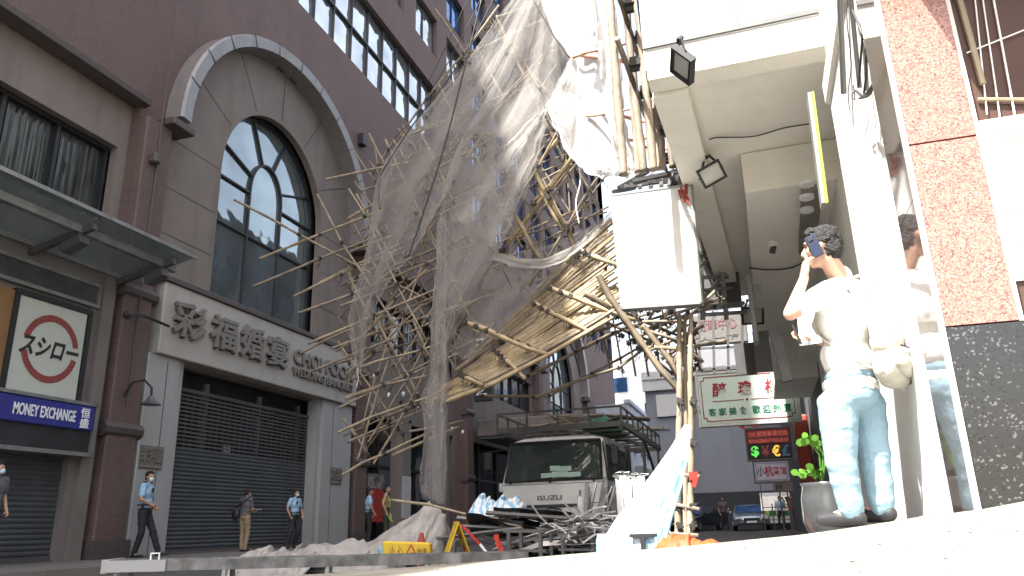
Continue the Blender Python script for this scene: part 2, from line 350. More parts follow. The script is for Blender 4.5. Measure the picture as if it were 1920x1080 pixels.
# ================================================================== LEFT BUILDING
bl = thing('commercial_building', 'long brown tiled building with arched windows and beige bays on the left', 'building', (X0, 25, 0))
def fX(base):      # plate in the Y-Z plane growing towards the street
    return lambda u, v, w_: V((base+w_, u, v))
def rect(a, b, c, d): return [(a, c), (b, c), (b, d), (a, d)]
def arch(a, b, z0, zs, rz=None, n=20):
    cy = (a+b)/2; r = (b-a)/2; rz = rz or r
    return [(a, z0), (b, z0)]+[(cy+r*cos(pi*i/n), zs+rz*sin(pi*i/n)) for i in range(n+1)]
PIL = [(-17.2, -16.4), (-7.6, -6.8), (2.0, 2.8), (11.7, 12.5), (21.35, 22.15), (31.0, 31.8), (43.0, 43.8), (56.2, 57.0)]
bays = [('r', -16.4, -7.6), ('r', -6.8, 2.0), ('r', 2.8, 11.7), ('a', 12.5, 21.35), ('r', 22.15, 31.0), ('r', 31.8, 43.0), ('a', 43.8, 56.2)]
holes = []
for k, a, b in bays:
    holes.append(rect(a, b, .19, 9.55) if k == 'r' else arch(a, b, .19, 9.4, 4.1))
holes.append(rect(17.2, 28.0, 16.25, 19.45)); holes.append(rect(-10, 13.5, 16.25, 19.45))
wins = []
z = 21.1
while z < 44:
    y = 18.75 if z < 27 else 22.25
    while y < 68:
        if not (z < 23 and y < 20): wins.append((y, y+2.35, z, z+2.05))
        y += 3.5
    z += 3.1
z = 14.9
while z < 21:
    y = 32.6
    while y < 68: wins.append((y, y+2.35, z, z+2.05)); y += 3.5
    z += 3.1
holes += [rect(*q) for q in wins]
plate([(-20, .15), (70, .15), (70, 46), (14, 46), (14, 34), (-20, 34)], holes, .35, fX(X0-.35), 'wall', brown, bl)
mb = MB(); mb.rng(X0-14, X0-.9, -20, 14, .15, 34); mb.rng(X0-14, X0-.9, 14, 70, .15, 46)
mb.build('core', dark, bl)
mb = MB(); mb.rng(X0-14, X0+.0, 14, 70, 46.01, 112); mb.rng(X0-14, X0, -2.2, 13.99, 34.01, 112); mb.build('tower', brown, bl)  # unseen tower above the facade, added to shade the street beyond
# pilaster shafts, mouldings
for a, b in PIL[2:]:
    mb = MB(); mb.rng(X0-.05, X0+.22, a+.02, b-.02, .17, 9.3, .03); mb.mi = 1
    for z in (2.55, 5.35): mb.tube([(X0+.12, a-.08, z), (X0+.12, b+.08, z)], .17, 10)
    mb.rng(X0-.04, X0+.3, a-.05, b+.05, .168, .5)
    mb.build('pilaster', [brown, trimd], bl)
# beige panels
def bay_panel(k, a, b, i):
    if k == 'r':
        w0 = (b-a); hs = [rect(a+.25, b-.25, 6.7, 8.45)]
        hs.append(rect(a+.3, b-.5, .2, 4.25))
        plate(rect(a, b, .175, 9.7), hs, .18, fX(X0-.4), 'bay_surround', beige, bl)
        mb = MB(); mb.prism([(X0-.1, a-.02, 9.5), (X0+.2, a-.02, 9.54), (X0+.22, a-.02, 9.66), (X0-.1, a-.02, 9.7)], (0, b-a+.1, 0))
        mb.build('cornice', trimd, bl)
        gl = MB(); gl.rng(X0-.62, X0-.56, a+.2, b-.2, 6.6, 8.5); g_ = gl.build('window_glass', glassd, bl)
        fr = MB()
        n = 7
        for j in range(n+1):
            y = lerp(a+.3, b-.3, j/n); fr.rng(X0-.56, X0-.44, y-.04, y+.04, 6.7, 8.45)
        for z in (6.73, 8.42): fr.rng(X0-.555, X0-.42, a+.25, b-.25, z-.05, z+.05)
        fr.build('window_frame', blk, bl)
        # curtains hanging behind the panes show as pale folds on the glass
        for j in range(n):
            if (j+i) % 3 == 1: continue
            cu_ = MB(); y0 = lerp(a+.3, b-.3, (j+.12)/n); y1 = lerp(a+.3, b-.3, (j+.9)/n); P = []
            for q in range(25):
                y = lerp(y0, y1, q/24); dx = .006*sin(q*1.9)+.006*sin(q*.7)
                P.append([V((X0-.535+dx*.6, y, 6.8)), V((X0-.535+dx*.6, y, 8.36))])
            cu_.grid(P); cu_.build('curtain', mat('faded_curtain', (.045, .05, .046), .1, var=.6, scale=5, stretch=(1, 3, .3)), bl)
    else:
        cy = (a+b)/2; sc = (b-a)/8.85
        inn = arch(cy-2.36*sc, cy+2.36*sc, 5.95, 9.45, 2.4*sc)
        plate(arch(a, b, .175, 9.4, 4.1), [inn, rect(a+1.25, b-2.0, .2, 4.15)], .2, fX(X0-.3), 'arch_surround', beige, bl)
        # radiating and horizontal panel joints
        jt = MB()
        for z in (5.9, 7.0, 8.1, 9.3):
            jt.rng(X0-.1, X0-.095, a+.05, cy-2.45*sc, z, z+.025); jt.rng(X0-.1, X0-.095, cy+2.45*sc, b-.05, z, z+.025)
        for ang in (30, 62, 90, 118, 150):
            c_, s_ = cos(radians(ang)), sin(radians(ang))
            jt.beam((X0-.098, cy+2.5*sc*c_, 9.45+2.5*sc*s_), (X0-.098, cy+4.3*sc*c_, 9.45+4.0*s_), .012, .03)
        jt.build('panel_joints', trimd, bl)
        # arched hood moulding
        mi = MB(); n = 44; A = []; P = []
        for q in range(n+1):
            an = pi*q/n; c_, s_ = cos(an), sin(an); ro, ri = 4.5*sc, 4.14*sc
            ring = []
            for rr, xx in ((ro, X0-.08), (ro, X0+.42), (ro-.05, X0+.48), (ri+.02, X0+.44), (ri, X0-.12)):
                ring.append(V((xx, cy+rr*c_, 9.6+rr*s_*.94)))
            P.append(ring+[ring[0]])
        mi.grid(P); mi.add(P[0][:5], [(0, 1, 2, 3, 4)]); mi.add(P[-1][:5], [(0, 1, 2, 3, 4)])
        mi.build('arch_hood', trimg, bl)
        ks = MB()
        for q in range(1, 12):
            an = pi*q/12; c_, s_ = cos(an), sin(an)
            ks.beam((X0+.484, cy+4.52*sc*c_, 9.6+4.52*sc*.94*s_), (X0+.45, cy+4.14*sc*c_, 9.6+4.14*sc*.94*s_), .02, .02)
        ks.build('hood_joints', trimd, bl)
        for yy in (a+.02, b-.02):
            mb = MB(); mb.rng(X0-.1, X0+.5, yy-.35, yy+.35, 9.28, 9.46, .02); mb.build('hood_foot', trimd, bl)
        gl = MB(); ph = arch(cy-2.4*sc, cy+2.4*sc, 5.9, 9.45, 2.45*sc, 40); gl.prism([(X0-.5, u, v) for u, v in ph], (-.04, 0, 0)); gl.build('window_glass', glassa, bl)
        fr = MB(); xf = X0-.46
        r_ = 2.33*sc
        def arcl(c0, z0, r1, r2, a0, a1, w_, n_=24):
            pp = [(xf, c0+r1*cos(lerp(a0, a1, q/n_)), z0+r2*sin(lerp(a0, a1, q/n_))) for q in range(n_+1)]
            for p_, q_ in zip(pp, pp[1:]): fr.beam(p_, q_, .09, w_)
        arcl(cy, 9.45, r_, 2.37*sc, 0, pi, .14)
        for s_ in (-1, 1): fr.rng(xf-.045, xf+.045, cy+s_*r_-.07, cy+s_*r_+.07, 5.95, 9.45)
        fr.rng(xf-.04, xf+.06, cy-r_, cy+r_, 5.93, 6.05)
        arcl(cy, 9.55, .72*sc, 1.0*sc, 0, pi, .06)
        for s_ in (-1, 1): fr.rng(xf-.04, xf+.04, cy+s_*.72*sc-.03, cy+s_*.72*sc+.03, 6, 9.55)
        for ang in (25, 70, 110, 155):
            c_, s_ = cos(radians(ang)), sin(radians(ang))
            fr.beam((xf, cy+.72*sc*c_, 9.55+1.0*sc*s_), (xf, cy+r_*c_, 9.45+2.37*sc*s_), .07, .05)
        for z in (8.2, 9.45):
            fr.rng(xf-.035, xf+.035, cy-r_, cy+r_ if z < 9 else cy-.75*sc, z-.025, z+.025)
            if z > 9: fr.rng(xf-.035, xf+.035, cy+.75*sc, cy+r_, z-.025, z+.025)
        fr.build('window_frame', blk, bl)
        mb = MB(); mb.rng(X0-.35, X0+.35, a+.05, b-.05, 5.78, 5.92, .02); mb.build('sill', trimd, bl)
for i, (k, a, b) in enumerate(bays[2:]): bay_panel(k, a, b, i)
# strip windows
for a, b in ((17.2, 28.0), (-10, 13.5)):
    g_ = MB(); g_.rng(X0-.34, X0-.3, a-.1, b+.1, 16.1, 19.6); g_.build('strip_window', glasst, bl)
    fr = MB(); n = round((b-a)/1.2)
    for j in range(n+1): y = lerp(a, b, j/n); fr.rng(X0-.3, X0-.2, y-.03, y+.03, 16.25, 19.45)
    for z in (16.28, 17.9, 19.42): fr.rng(X0-.295, X0-.19, a, b, z-.035, z+.035)
    fr.build('window_frame', blk, bl)
mb = MB(); 
near = sorted(wins, key=lambda q: (q[0]-12)**2*.25+(q[2]-20)**2)
for j, q in enumerate(near):
    one = MB() if j < 60 else mb
    a, b, c, d = q
    one.mi = 0; one.rng(X0-.3, X0-.26, a-.03, b+.03, c-.03, d+.03)
    one.mi = 1
    for y in (a+.03, b-.03, (a+b)/2): one.rng(X0-.26, X0-.2, y-.03, y+.03, c, d)
    for z in (c+.03, d-.03): one.rng(X0-.258, X0-.19, a, b, z-.03, z+.03)
    if j < 60: one.build('window', [glasst if (a < 30 and c < 23) else glassm, blk], bl)
tag(mb.build('upper_windows', [glassm, blk], bl), kind='stuff')
mb = MB(); mb.rng(X0, X0+.22, 21.15, 21.45, 13.3, 13.75, .03); mb.build('vent_box', blk, bl)
mb = MB(); mb.rng(X0+.22, X0+.42, 11.85, 12.05, 8.2, 8.45, .04); mb.build('junction_box', trimd, bl)
mb = MB(); mb.tube([(X0+.24, 12.1, 3), (X0+.24, 12.1, 20)], .02, 6); mb.build('conduit', trimd, bl)
# ground floor of bay 3,4,5: dark shopfronts
for a, b in ((22.15, 31.0), (31.8, 43.0), (43.8, 56.2), (2.8, 11.7)):
    mb = MB(); mb.rng(X0-.8, X0-.7, a, b, .17, 4.4); mb.mi = 1
    if a > 20:
        n = 4
        for j in range(n+1): y = lerp(a+.3, b-.5, j/n); mb.rng(X0-.7, X0-.6, y-.05, y+.05, .17, 4.3)
        mb.rng(X0-.69, X0-.61, a+.3, b-.5, 2.6, 2.7)
    mb.build('shopfront', [glassd, blk], bl)
# hoarding behind the worker: stone pier
for y in (24.6, 28.2): mb = MB(); mb.rng(X0-.2, X0+.25, y, y+.7, .17, 4.3); mb.build('pier', stone, bl)
# --- shutters
def shutter(a, b, z0, z1, x, label, grille_from=None):
    th = thing('roller_shutter', label, 'shutter', (x, (a+b)/2, z0))
    mb = MB(); zt = grille_from or z1; z = z0; P = []
    while z < zt:
        for dz, dx in ((0, 0), (.03, .02), (.06, .02), (.078, 0)): P.append([V((x+dx, a, z+dz)), V((x+dx, b, z+dz))])
        z += .09
    mb.grid(P); mb.build('slats', shut, th)
    if grille_from:
        g_ = MB(); z = zt+.03
        while z < z1-.5: g_.rng(x-.01, x+.015, a, b, z, z+.045); z += .09
        y = a+.1
        while y < b: g_.rng(x-.012, x+.0, y, y+.02, zt, z1-.5); y += .22
        g_.rng(x-.02, x+.03, a, b, z1-.5, z1-.42); g_.build('grille', steeld, th)
    g_ = MB(); g_.rng(x-.04, x+.05, a-.06, a, z0, z1); g_.rng(x-.04, x+.05, b, b+.06, z0, z1); g_.rng(x-.02, x+.045, a, b, z0-.01, z0+.08); g_.build('guide_rails', steeld, th)
    return th
shutter(13.75, 19.35, .18, 4.15, X0-.2, 'closed grey roller shutter with see-through upper grille under the wedding banquet sign', 2.35)
mb = MB(); mb.rng(X0-.5, X0-.47, 13.7, 19.4, .17, 4.2); mb.mi = 1
for y in (15.1, 17.2, 19.0): mb.rng(X0-.465, X0-.4, y, y+.14, 2.3, 4.0)
mb.mi = 2; mb.rng(X0-.46, X0-.44, 16.0, 16.25, 2.45, 2.65)
mb.build('lobby', [dark, steel, mat('lit_panel', (.8, .85, .85), .5)], bl)
shutter(7.0, 11.15, .18, 2.0, X0-.1, 'closed teal grey roller shutter under the money exchange sign')
# --- banquet entrance cladding and sign
en = thing('banquet_entrance', 'white panelled entrance surround with jambs on both sides of the wide shutter', 'entrance', (X0, 17, .17))
for a, b in ((12.56, 13.5), (19.42, 21.1)):
    mb = MB(); mb.rng(X0-.2, X0+.2, a, b, .17, 4.2, .015); mb.build('cladding_panel', whitep, en)
    mb = MB(); mb.rng(X0-.2, X0+.1, a-.001 if a < 15 else a-.16, a+.16, .172, 4.199) if a > 15 else mb.rng(X0-.2, X0+.1, b+.03, b+.22, .172, 4.199); mb.build('jamb', whitep, en)
    mb = MB(); mb.rng(X0+.2, X0+.204, a+.55, a+.57, .2, 4.1); mb.build('joint', trimd, en)
sg = thing('banquet_signboard', 'long white signboard with grey raised characters and the words CHOI FOOK WEDDING BANQUET', 'sign', (X0+.2, 17, 4.2))
mb = MB(); mb.rng(X0-.1, X0+.3, 12.7, 21.15, 4.205, 5.78, .02); mb.build('panel', signw, sg)
YD, ZD, XD = (0, 1, 0), (0, 0, 1), (1, 0, 0); xf = X0+.34
for ch, y0, y1, z0, z1 in (('彩', 12.95, 14.0, 4.66, 5.45), ('福', 14.15, 15.1, 4.66, 5.45), ('婚', 15.25, 16.2, 4.66, 5.45), ('宴', 16.35, 17.25, 4.66, 5.45)):
    text(ch, (xf, (y0+y1)/2, (z0+z1)/2), YD, ZD, y1-y0, z1-z0, letg, 'character', sg, .07, .022)
    text(ch, (X0+.302, (y0+y1)/2+.03, (z0+z1)/2-.02), YD, ZD, y1-y0, z1-z0, trimd, 'character_shadow', sg, .035, .022)  # dark offset copy stands in for the character's shadow outline
text('CHOI FOOK', (xf, 19.2, 5.12), YD, ZD, 3.25, .4, letg, 'lettering', sg, .03, .008)
text('CHOI FOOK', (X0+.302, 19.23, 5.1), YD, ZD, 3.25, .4, trimd, 'lettering_shadow', sg, .035, .008)  # dark offset copy stands in for the shadow behind the letters
text('WEDDING BANQUET', (xf, 19.2, 4.68), YD, ZD, 3.3, .26, letg, 'lettering', sg, .03, .006)
text('WEDDING BANQUET', (X0+.302, 19.22, 4.67), YD, ZD, 3.3, .26, trimd, 'lettering_shadow', sg, .035, .006)
for y0, lab in ((12.62, 'small grey plaque with two characters on the white pier left of the shutter'), (19.95, 'small grey plaque with two characters on the white pier right of the shutter')):
    pl = thing('door_plaque', lab, 'plaque', (X0+.21, y0+.3, 1.85))
    z0 = 1.87
    for ch, k in (('彩', 0), ('福', 1)): text(ch, (X0+.215, y0+.16+.31*k, z0+.26), YD, ZD, .29, .3, letg, 'character', pl, .03, .02)
    mb = MB(); mb.rng(X0+.205, X0+.215, y0-.01, y0+.64, z0-.02, z0+.44); mb.build('backing', stone, pl)
    mb = MB(); mb.rng(X0+.216, X0+.24, y0+.02, y0+.6, z0+.0, z0+.05); mb.build('bar', letg, pl)
# --- bay 1: sushi lightbox, money exchange, louvre, canopy
st = thing('restaurant_signboard', 'white square signboard with a broken red ring and black katakana characters', 'sign', (X0, 10.3, 2.9))
mb = MB(); mb.rng(X0-.1, X0+.12, 9.55, 11.0, 2.93, 4.62, .02); mb.build('panel', mat('cream_sign', (.5, .52, .46), .4, var=.03), st)
mb = MB()
for y in (9.5, 11.05): mb.rng(X0-.1, X0+.14, y-.045, y+.045, 2.88, 4.67)
for z in (2.885, 4.665): mb.rng(X0-.1, X0+.145, 9.46, 11.09, z-.045, z+.045)
mb.build('frame', blk, st)
mb = MB(); cy, cz = 10.3, 3.8
for a0, a1 in ((12, 168), (192, 348)):
    P = []
    for q in range(31):
        an = radians(lerp(a0, a1, q/30)); P.append([V((X0+.128, cy+r_*cos(an)*.98, cz+r_*sin(an)*1.02)) for r_ in (.48, .6)])
    mb.grid(P)
mb.build('ring', mat('brick_red_print', (.24, .05, .04), .5), st)
text('スシロー', (X0+.125, cy, cz), YD, (0, -.03, 1), 1.2, .36, blk, 'lettering', st, .006, .03, .2)
me_ = thing('money_exchange_sign', 'blue shop sign reading MONEY EXCHANGE in white capitals above the left shutter', 'sign', (X0, 9.2, 1.95))
mb = MB(); mb.rng(X0-.1, X0+.35, 7.2, 11.25, 2.42, 2.86, .02); mb.build('panel', blue, me_)
mb = MB(); mb.rng(X0-.1, X0+.3, 7.2, 11.25, 2.03, 2.42); mb.build('dark_panel', dark, me_)
mb = MB(); mb.rng(X0-.1, X0+.36, 7.2, 11.28, 1.96, 2.03); mb.rng(X0-.1, X0+.36, 7.2, 11.28, 2.87, 2.93); mb.rng(X0-.1, X0+.36, 11.26, 11.32, 1.96, 2.93); mb.build('frame', steel, me_)
text('MONEY EXCHANGE', (X0+.352, 10.2, 2.64), YD, ZD, 1.25, .2, whitel, 'lettering', me_, .01, .02)
text('恒\n盛', (X0+.352, 11.03, 2.64), YD, ZD, .2, .36, whitel, 'lettering', me_, .01, .02)
lv = thing('louvre_panel', 'long horizontal aluminium louvre vent above the restaurant signboard', 'vent', (X0, 9, 4.86))
mb = MB(); z = 4.86
while z < 5.2: mb.beam((X0+.05, 6.2, z), (X0+.05, 11.2, z), .07, .012, .6); z += .034
mb.build('slats', steel, lv)
mb = MB()
for z in (4.83, 5.24): mb.rng(X0-.1, X0+.12, 6.2, 11.25, z-.035, z+.035)
for y in (6.6, 8.9, 11.22): mb.rng(X0-.1, X0+.11, y-.03, y+.03, 4.83, 5.24)
mb.build('frame', steel, lv)
mb = MB(); mb.rng(X0-.2, X0+.15, 11.28, 11.55, .17, 5.6); mb.rng(X0-.2, X0+.05, 11.1, 11.28, .17, 5.6); mb.rng(X0-.15, X0+.02, 3, 11.1, 4.68, 4.8); mb.rng(X0-.2, X0+.1, 3, 11.1, 5.28, 5.75); mb.mi = 1; mb.rng(X0-.1, X0+.1, 9.1, 9.46, 2.93, 4.67)
mb.build('shop_surround', [stone, mat('varnished_wood', (.25, .14, .06), .4)], bl)
gc = thing('glass_canopy', 'steel framed glass canopy projecting over the left shop', 'canopy', (X0, 10, 6))
mb = MB(); mb.add([(X0+.15, 2, 5.6), (X0+1.6, 2, 5.9), (X0+1.6, 12.0, 5.9), (X0+.15, 12.0, 5.6)], [(0, 1, 2, 3)]); mb.add([(X0+.15, 2, 5.615), (X0+1.6, 2, 5.915), (X0+1.6, 12.0, 5.915), (X0+.15, 12.0, 5.615)], [(3, 2, 1, 0)])
gm = net_mat('canopy_glass', (.12, .16, .15), .5, .2); mb.build('glass_sheet', gm, gc)
mb = MB(); mb.rng(X0+1.15, X0+1.27, 2, 11.9, 5.6, 5.74); mb.rng(X0+1.58, X0+1.63, 2, 12.02, 5.87, 5.94); mb.rng(X0+.1, X0+.2, 2, 11.9, 5.5, 5.59)
mb.build('edge_beam', steel, gc)
for y in (3.5, 5.6, 7.7, 9.6, 11.55):
    mb = MB(); mb.beam((X0+.05, y, 5.4), (X0+1.5, y, 5.7), .09, .12); mb.beam((X0+.9, y, 5.35), (X0+1.3, y, 5.5), .2, .18)
    mb.rng(X0, X0+.08, y-.15, y+.15, 5.2, 5.58); mb.build('bracket', steeld, gc)
    mb = MB()
    for dx in (.95, 1.35):
        for dy in (-.13, .13): mb.ball((X0+dx, y+dy, 5.63+dx*.2), .035, 8, 5)
    mb.build('glass_clamp', steel, gc)
# wall lamp and pipe on the pilaster
wl = thing('wall_lamp', 'dark gooseneck wall lamp on the brown pilaster left of the banquet entrance', 'lamp', (X0+.25, 12.2, 3.05))
mb = MB(); mb.tube([(X0+.22, 12.0, 3.2), (X0+.4, 12.0, 3.45), (X0+.6, 12.1, 3.5), (X0+.7, 12.2, 3.35), (X0+.7, 12.22, 3.15)], .025, 6); mb.build('arm', blk, wl)
mb = MB(); mb.tube([(X0+.7, 12.22, 3.2), (X0+.7, 12.22, 3.1), (X0+.7, 12.22, 3.02)], [.04, .1, .2], 14); mb.build('shade', steeld, wl)
mb = MB(); mb.tube([(X0+.23, 11.8, 4.8), (X0+.5, 12.0, 4.8), (X0+.5, 12.7, 4.75)], .03, 6); mb.ball((X0+.24, 11.8, 4.8), .08); tag(mb.build('wall_bracket', blk), 'short black pipe bracket high on the brown pilaster', 'bracket')
# posters in the doorway behind the worker, bulbs, blade sign, far canopy
mb = MB(); mb.rng(X0-.35, X0-.3, 23.3, 24.35, .8, 1.85); po = mb.build('poster', mat('red_poster', (.4, .04, .03), .5), None); tag(po, 'red printed poster in the dark doorway behind the shirtless worker', 'poster')
p_ = MB(); p_.rng(X0-.35, X0-.3, 23.2, 24.35, 1.87, 2.35); tag(p_.build('poster', mat('food_photo_print', (.2, .18, .17), .5, var=.9, scale=5)), 'poster of food photographs above the red poster in the doorway', 'poster')
p_ = MB(); p_.rng(X0-.19, X0+.255+.02, 24.62, 25.28, .9, 2.3); tag(p_.build('poster', mat('white_notice', (.45, .46, .46), .5)), 'white notice board beside the red poster in the doorway', 'poster')
bb = thing('blade_sign', 'dark hanging blade sign with white upright letters behind the nets', 'sign', (X0+1.3, 31.4, 6.2))
mb = MB(); mb.rng(onY(892, 700, 31.3).x-.1, onY(918, 700, 31.3).x+.1, 31.3, 31.5, onY(905, 752, 31.3).z, onY(905, 618, 31.3).z, .02); mb.build('panel', blk, bb)
for ch, y in (('L', 631), ('E', 651), ('N', 733)): c = onY(903, y, 31.28); text(ch, c, (0, 0, 1), (-1, 0, 0), .36, .5, whitel, 'letter', bb, .02, .01)
cn = thing('entrance_canopy', 'pale grey slab canopy over the doorway left of the truck', 'canopy', (X0+1.5, 34, 4.3))
mb = MB(); mb.rng(X0+.1, X0+4.6, 32.5, 39, 4.4, 5.15, .04); mb.build('slab', stone, cn); mb = MB(); mb.rng(X0+.2, X0+4.5, 32.6, 38.9, 4.3, 4.39); mb.build('soffit_panel', steeld, cn)
sl_ = thing('string_lights', 'sagging cable of white globe bulbs strung along the facade behind the bamboo', 'string lights', (X0+.6, 24, 5))
pts = [V((X0+.5, lerp(21.4, 30.5, q/24), 5.6-.9*q/24-.5*sin(pi*((q/8) % 1)))) for q in range(25)]
mb = MB(); mb.tube(pts, .012, 5); mb.build('cable', blk, sl_)
mb = MB()
for q in range(1, 25, 3): b_ = MB(); b_.ball(pts[q]-V((0, 0, .12)), (.07, .07, .09), 8, 6); b_.build('bulb', whitel, sl_, smooth=True)

# ================================================================== FAR END
pb_ = thing('pale_building', 'pale blue-grey rendered building beyond the brown facade', 'building', (-12, 66, 0))
mb = MB(); mb.rng(-26, -9.4, 60.5, 78, 0, 9.6); mb.build('wall', paleb, pb_)
mb = MB(); mb.rng(-9.7, -9.2, 60.4, 78, 9.6, 9.9); mb.build('parapet', paleb, pb_)
for i in range(4):
    for j in range(3):
        y = 62+i*3.6; z = 4.2+j*1.75
        mb = MB(); mb.rng(-9.4, -8.8, y, y+.9, z, z+.65, .03); mb.mi = 1; mb.rng(-8.8, -8.78, y+.15, y+.75, z+.08, z+.57)
        mb.mi = 1; mb.rng(-9.38, -8.85, y-.03, y+.93, z-.06, z-.01)
        tag(mb.build('air_conditioner', [steel, blk]), 'boxy outdoor air conditioner mounted on the pale building side wall', 'air conditioner', 'air conditioners on the pale building')
fw_ = thing('end_wall_building', 'plain grey-blue building wall closing the far end of the street', 'building', (0, 51, 0))
mb = MB(); mb.rng(-6.6, 16, 50, 60, 2.2, 9.4); mb.build('wall', greyb, fw_)
mb = MB(); mb.rng(-6.58, 16, 50.02, 60, 0, 2.2); mb.build('dark_base', mat('dark_grey_base', (.05, .055, .065), .8), fw_)
mb = MB(); mb.rng(-6.7, 16, 49.6, 60, 9.4, 9.9); mb.rng(-6.7, -3.6, 49.7, 50, 8.7, 9.4); mb.rng(-5.9, -4.3, 49.8, 50.01, 7.0, 8.4); mb.build('coping', concw, fw_)
mb = MB(); mb.rng(-4.4, -4.1, 49.9, 50.0, 2.2, 9.4); mb.rng(-6.5, -5.2, 49.9, 50, 6.2, 6.35); mb.build('pipe', greyb, fw_)
ft = thing('white_tower', 'sunlit white tower block rising beyond the end wall', 'building', (-2, 90, 0))
mb = MB(); mb.rng(-22, 14, 90, 105, 0, 19.5); mb.build('wall', concw, ft)
for i in range(9):
    for z in (12.2, 15.4): mb = MB(); mb.rng(-19+i*3.5, -17.4+i*3.5, 89.9, 90.01, z, z+1.7); mb.build('window', glassm, ft)
# ================================================================== RIGHT BUILDING
br = thing('overhanging_building', 'white building whose upper floors overhang the right pavement as a bare soffit', 'building', (1, 10, 0))
def yo(Y): return (Y-6.6)*.035     # the face runs very slightly oblique to the street
L = lambda Y: -.62+yo(Y)
mb = MB()
F0 = 6.55
mb.prism([(L(F0), F0, 4.72), (6, F0-.1, 4.72), (6, 15, 4.72), (L(15), 15, 4.72)], (0, 0, .2)); mb.build('soffit', conc, br)
mb = MB(); mb.prism([(L(F0), F0, 4.93), (6, F0-.1, 4.93), (6, 15, 4.93), (L(15), 15, 4.93)], (0, 0, 10)); mb.build('upper_wall', concw, br)
mb = MB()
for x in (.28, 1.6): mb.beam((x, F0-.03, 4.95), (x-.12, F0-.03, 9), .012, .03)
mb.beam((L(F0), F0-.012, 5.6), (3, F0-.05, 5.6), .01, .025); mb.beam((L(F0), F0-.01, 4.97), (3, F0-.06, 4.97), .03, .05); mb.build('wall_seams', steeld, br)
mb = MB(); mb.prism([(L(F0)+.02, F0-.012, 4.73), (6, F0-.12, 4.72), (6, F0+.2, 4.72), (L(F0)+.02, F0+.22, 4.72)], (0, 0, -.13)); mb.build('front_drip_edge', conc, br)
mb = MB(); mb.prism([(L(F0+.25)+.02, F0+.25, 4.715), (L(F0+.25)+.36, F0+.25, 4.715), (L(14.5)+.36, 14.5, 4.715), (L(14.5)+.02, 14.5, 4.715)], (0, 0, -.17)); mb.build('edge_beam', conc, br)
mb = MB(); mb.prism([(.2, 8.7, 4.71), (5, 8.6, 4.71), (5, 16.6, 4.71), (.27, 16.6, 4.71)], (0, 0, -.5)); mb.build('dropped_ceiling', conc, br)
mb = MB(); mb.rng(1.25, 6, 5.6, 6.5, .4, 4.7); mb.rng(1.2, 6, 6.5, 14.5, 0, 4.2); mb.build('inner_wall', conc, br)
mb = MB(); mb.rng(1.35, 12, 16.6, 46, 0, 17); mb.build('rear_wing', mat('grimy_reflected_wall', (.13, .14, .145), .8, var=.2, scale=.4, dirt=.4, dscale=.3), br)  # height and dark tone shaped for its reflection in the arch window
mb = MB(); mb.rng(.5, 1.35, 16.6, 19.5, 3.3, 4.3); mb.rng(.95, 1.6, 13.5, 15.5, 3.4, 4.2); mb.build('ceiling_box', conc, br)
for i in range(9):
    for z in (5.5, 9, 13): mb = MB(); mb.rng(1.3, 1.35, 18+i*3, 20+i*3, z, z+1.8); mb.build('window', glassd, br)
# dark bay with frames between signboard and beam
mb = MB(); mb.rng(L(9)-.0, L(9)+.03, 7.2, 15, 4.95, 12); mb.build('dark_recess', conc, br)
# cables and fittings
mb = MB()
P = [onZ(x, y, 4.68) for x, y in [(1330, 262), (1345, 258), (1400, 257), (1430, 252), (1470, 240), (1520, 232)]]
mb.tube([polyat(P, q/20) for q in range(21)], .008, 5); tag(mb.build('ceiling_cable', blk), 'thin dark cable clipped across the bare white soffit', 'cable')
mb = MB(); P = [onZ(x, y, 4.17) for x, y in [(1405, 502), (1440, 506), (1480, 503), (1510, 490), (1540, 470)]]
mb.tube([polyat(P, q/16) for q in range(17)], .012, 5); tag(mb.build('ceiling_cable', blk), 'dark cable running from the meter box along the lower soffit', 'cable')
c = onZ(1450, 458, 4.17); mb = MB(); mb.tube([c+V((0, 0, .03)), c, c-V((0, 0, .04))], [.09, .09, .05], 16); mb.mi = 1; mb.tube([c-V((0, 0, .03)), c-V((.03, 0, .12))], .04, 10); tag(mb.build('smoke_detector', [conc, steeld]), 'small round detector on the lower white soffit', 'detector')
lf = thing('light_fitting', 'brown ceiling fitting with three round white lamps in a row', 'light', onZ(1513, 365, 4.15))
a, b = onZ(1510, 262, 4.66), onZ(1515, 402, 4.15); a = V((.93, 8.72, 4.16)); b = V((.98, 11.0, 4.16))
mb = MB(); mb.beam(a, b, .22, .08); mb.build('housing', mat('fitting_brown', (.2, .18, .16), .6), lf)
for y in (345, 370, 394):
    c = onZ(1513, y, 4.1); mb = MB(); mb.tube([c+V((0, 0, .02)), c-V((0, 0, .02))], [.085, .08], 18); mb.build('lamp', whitel, lf)
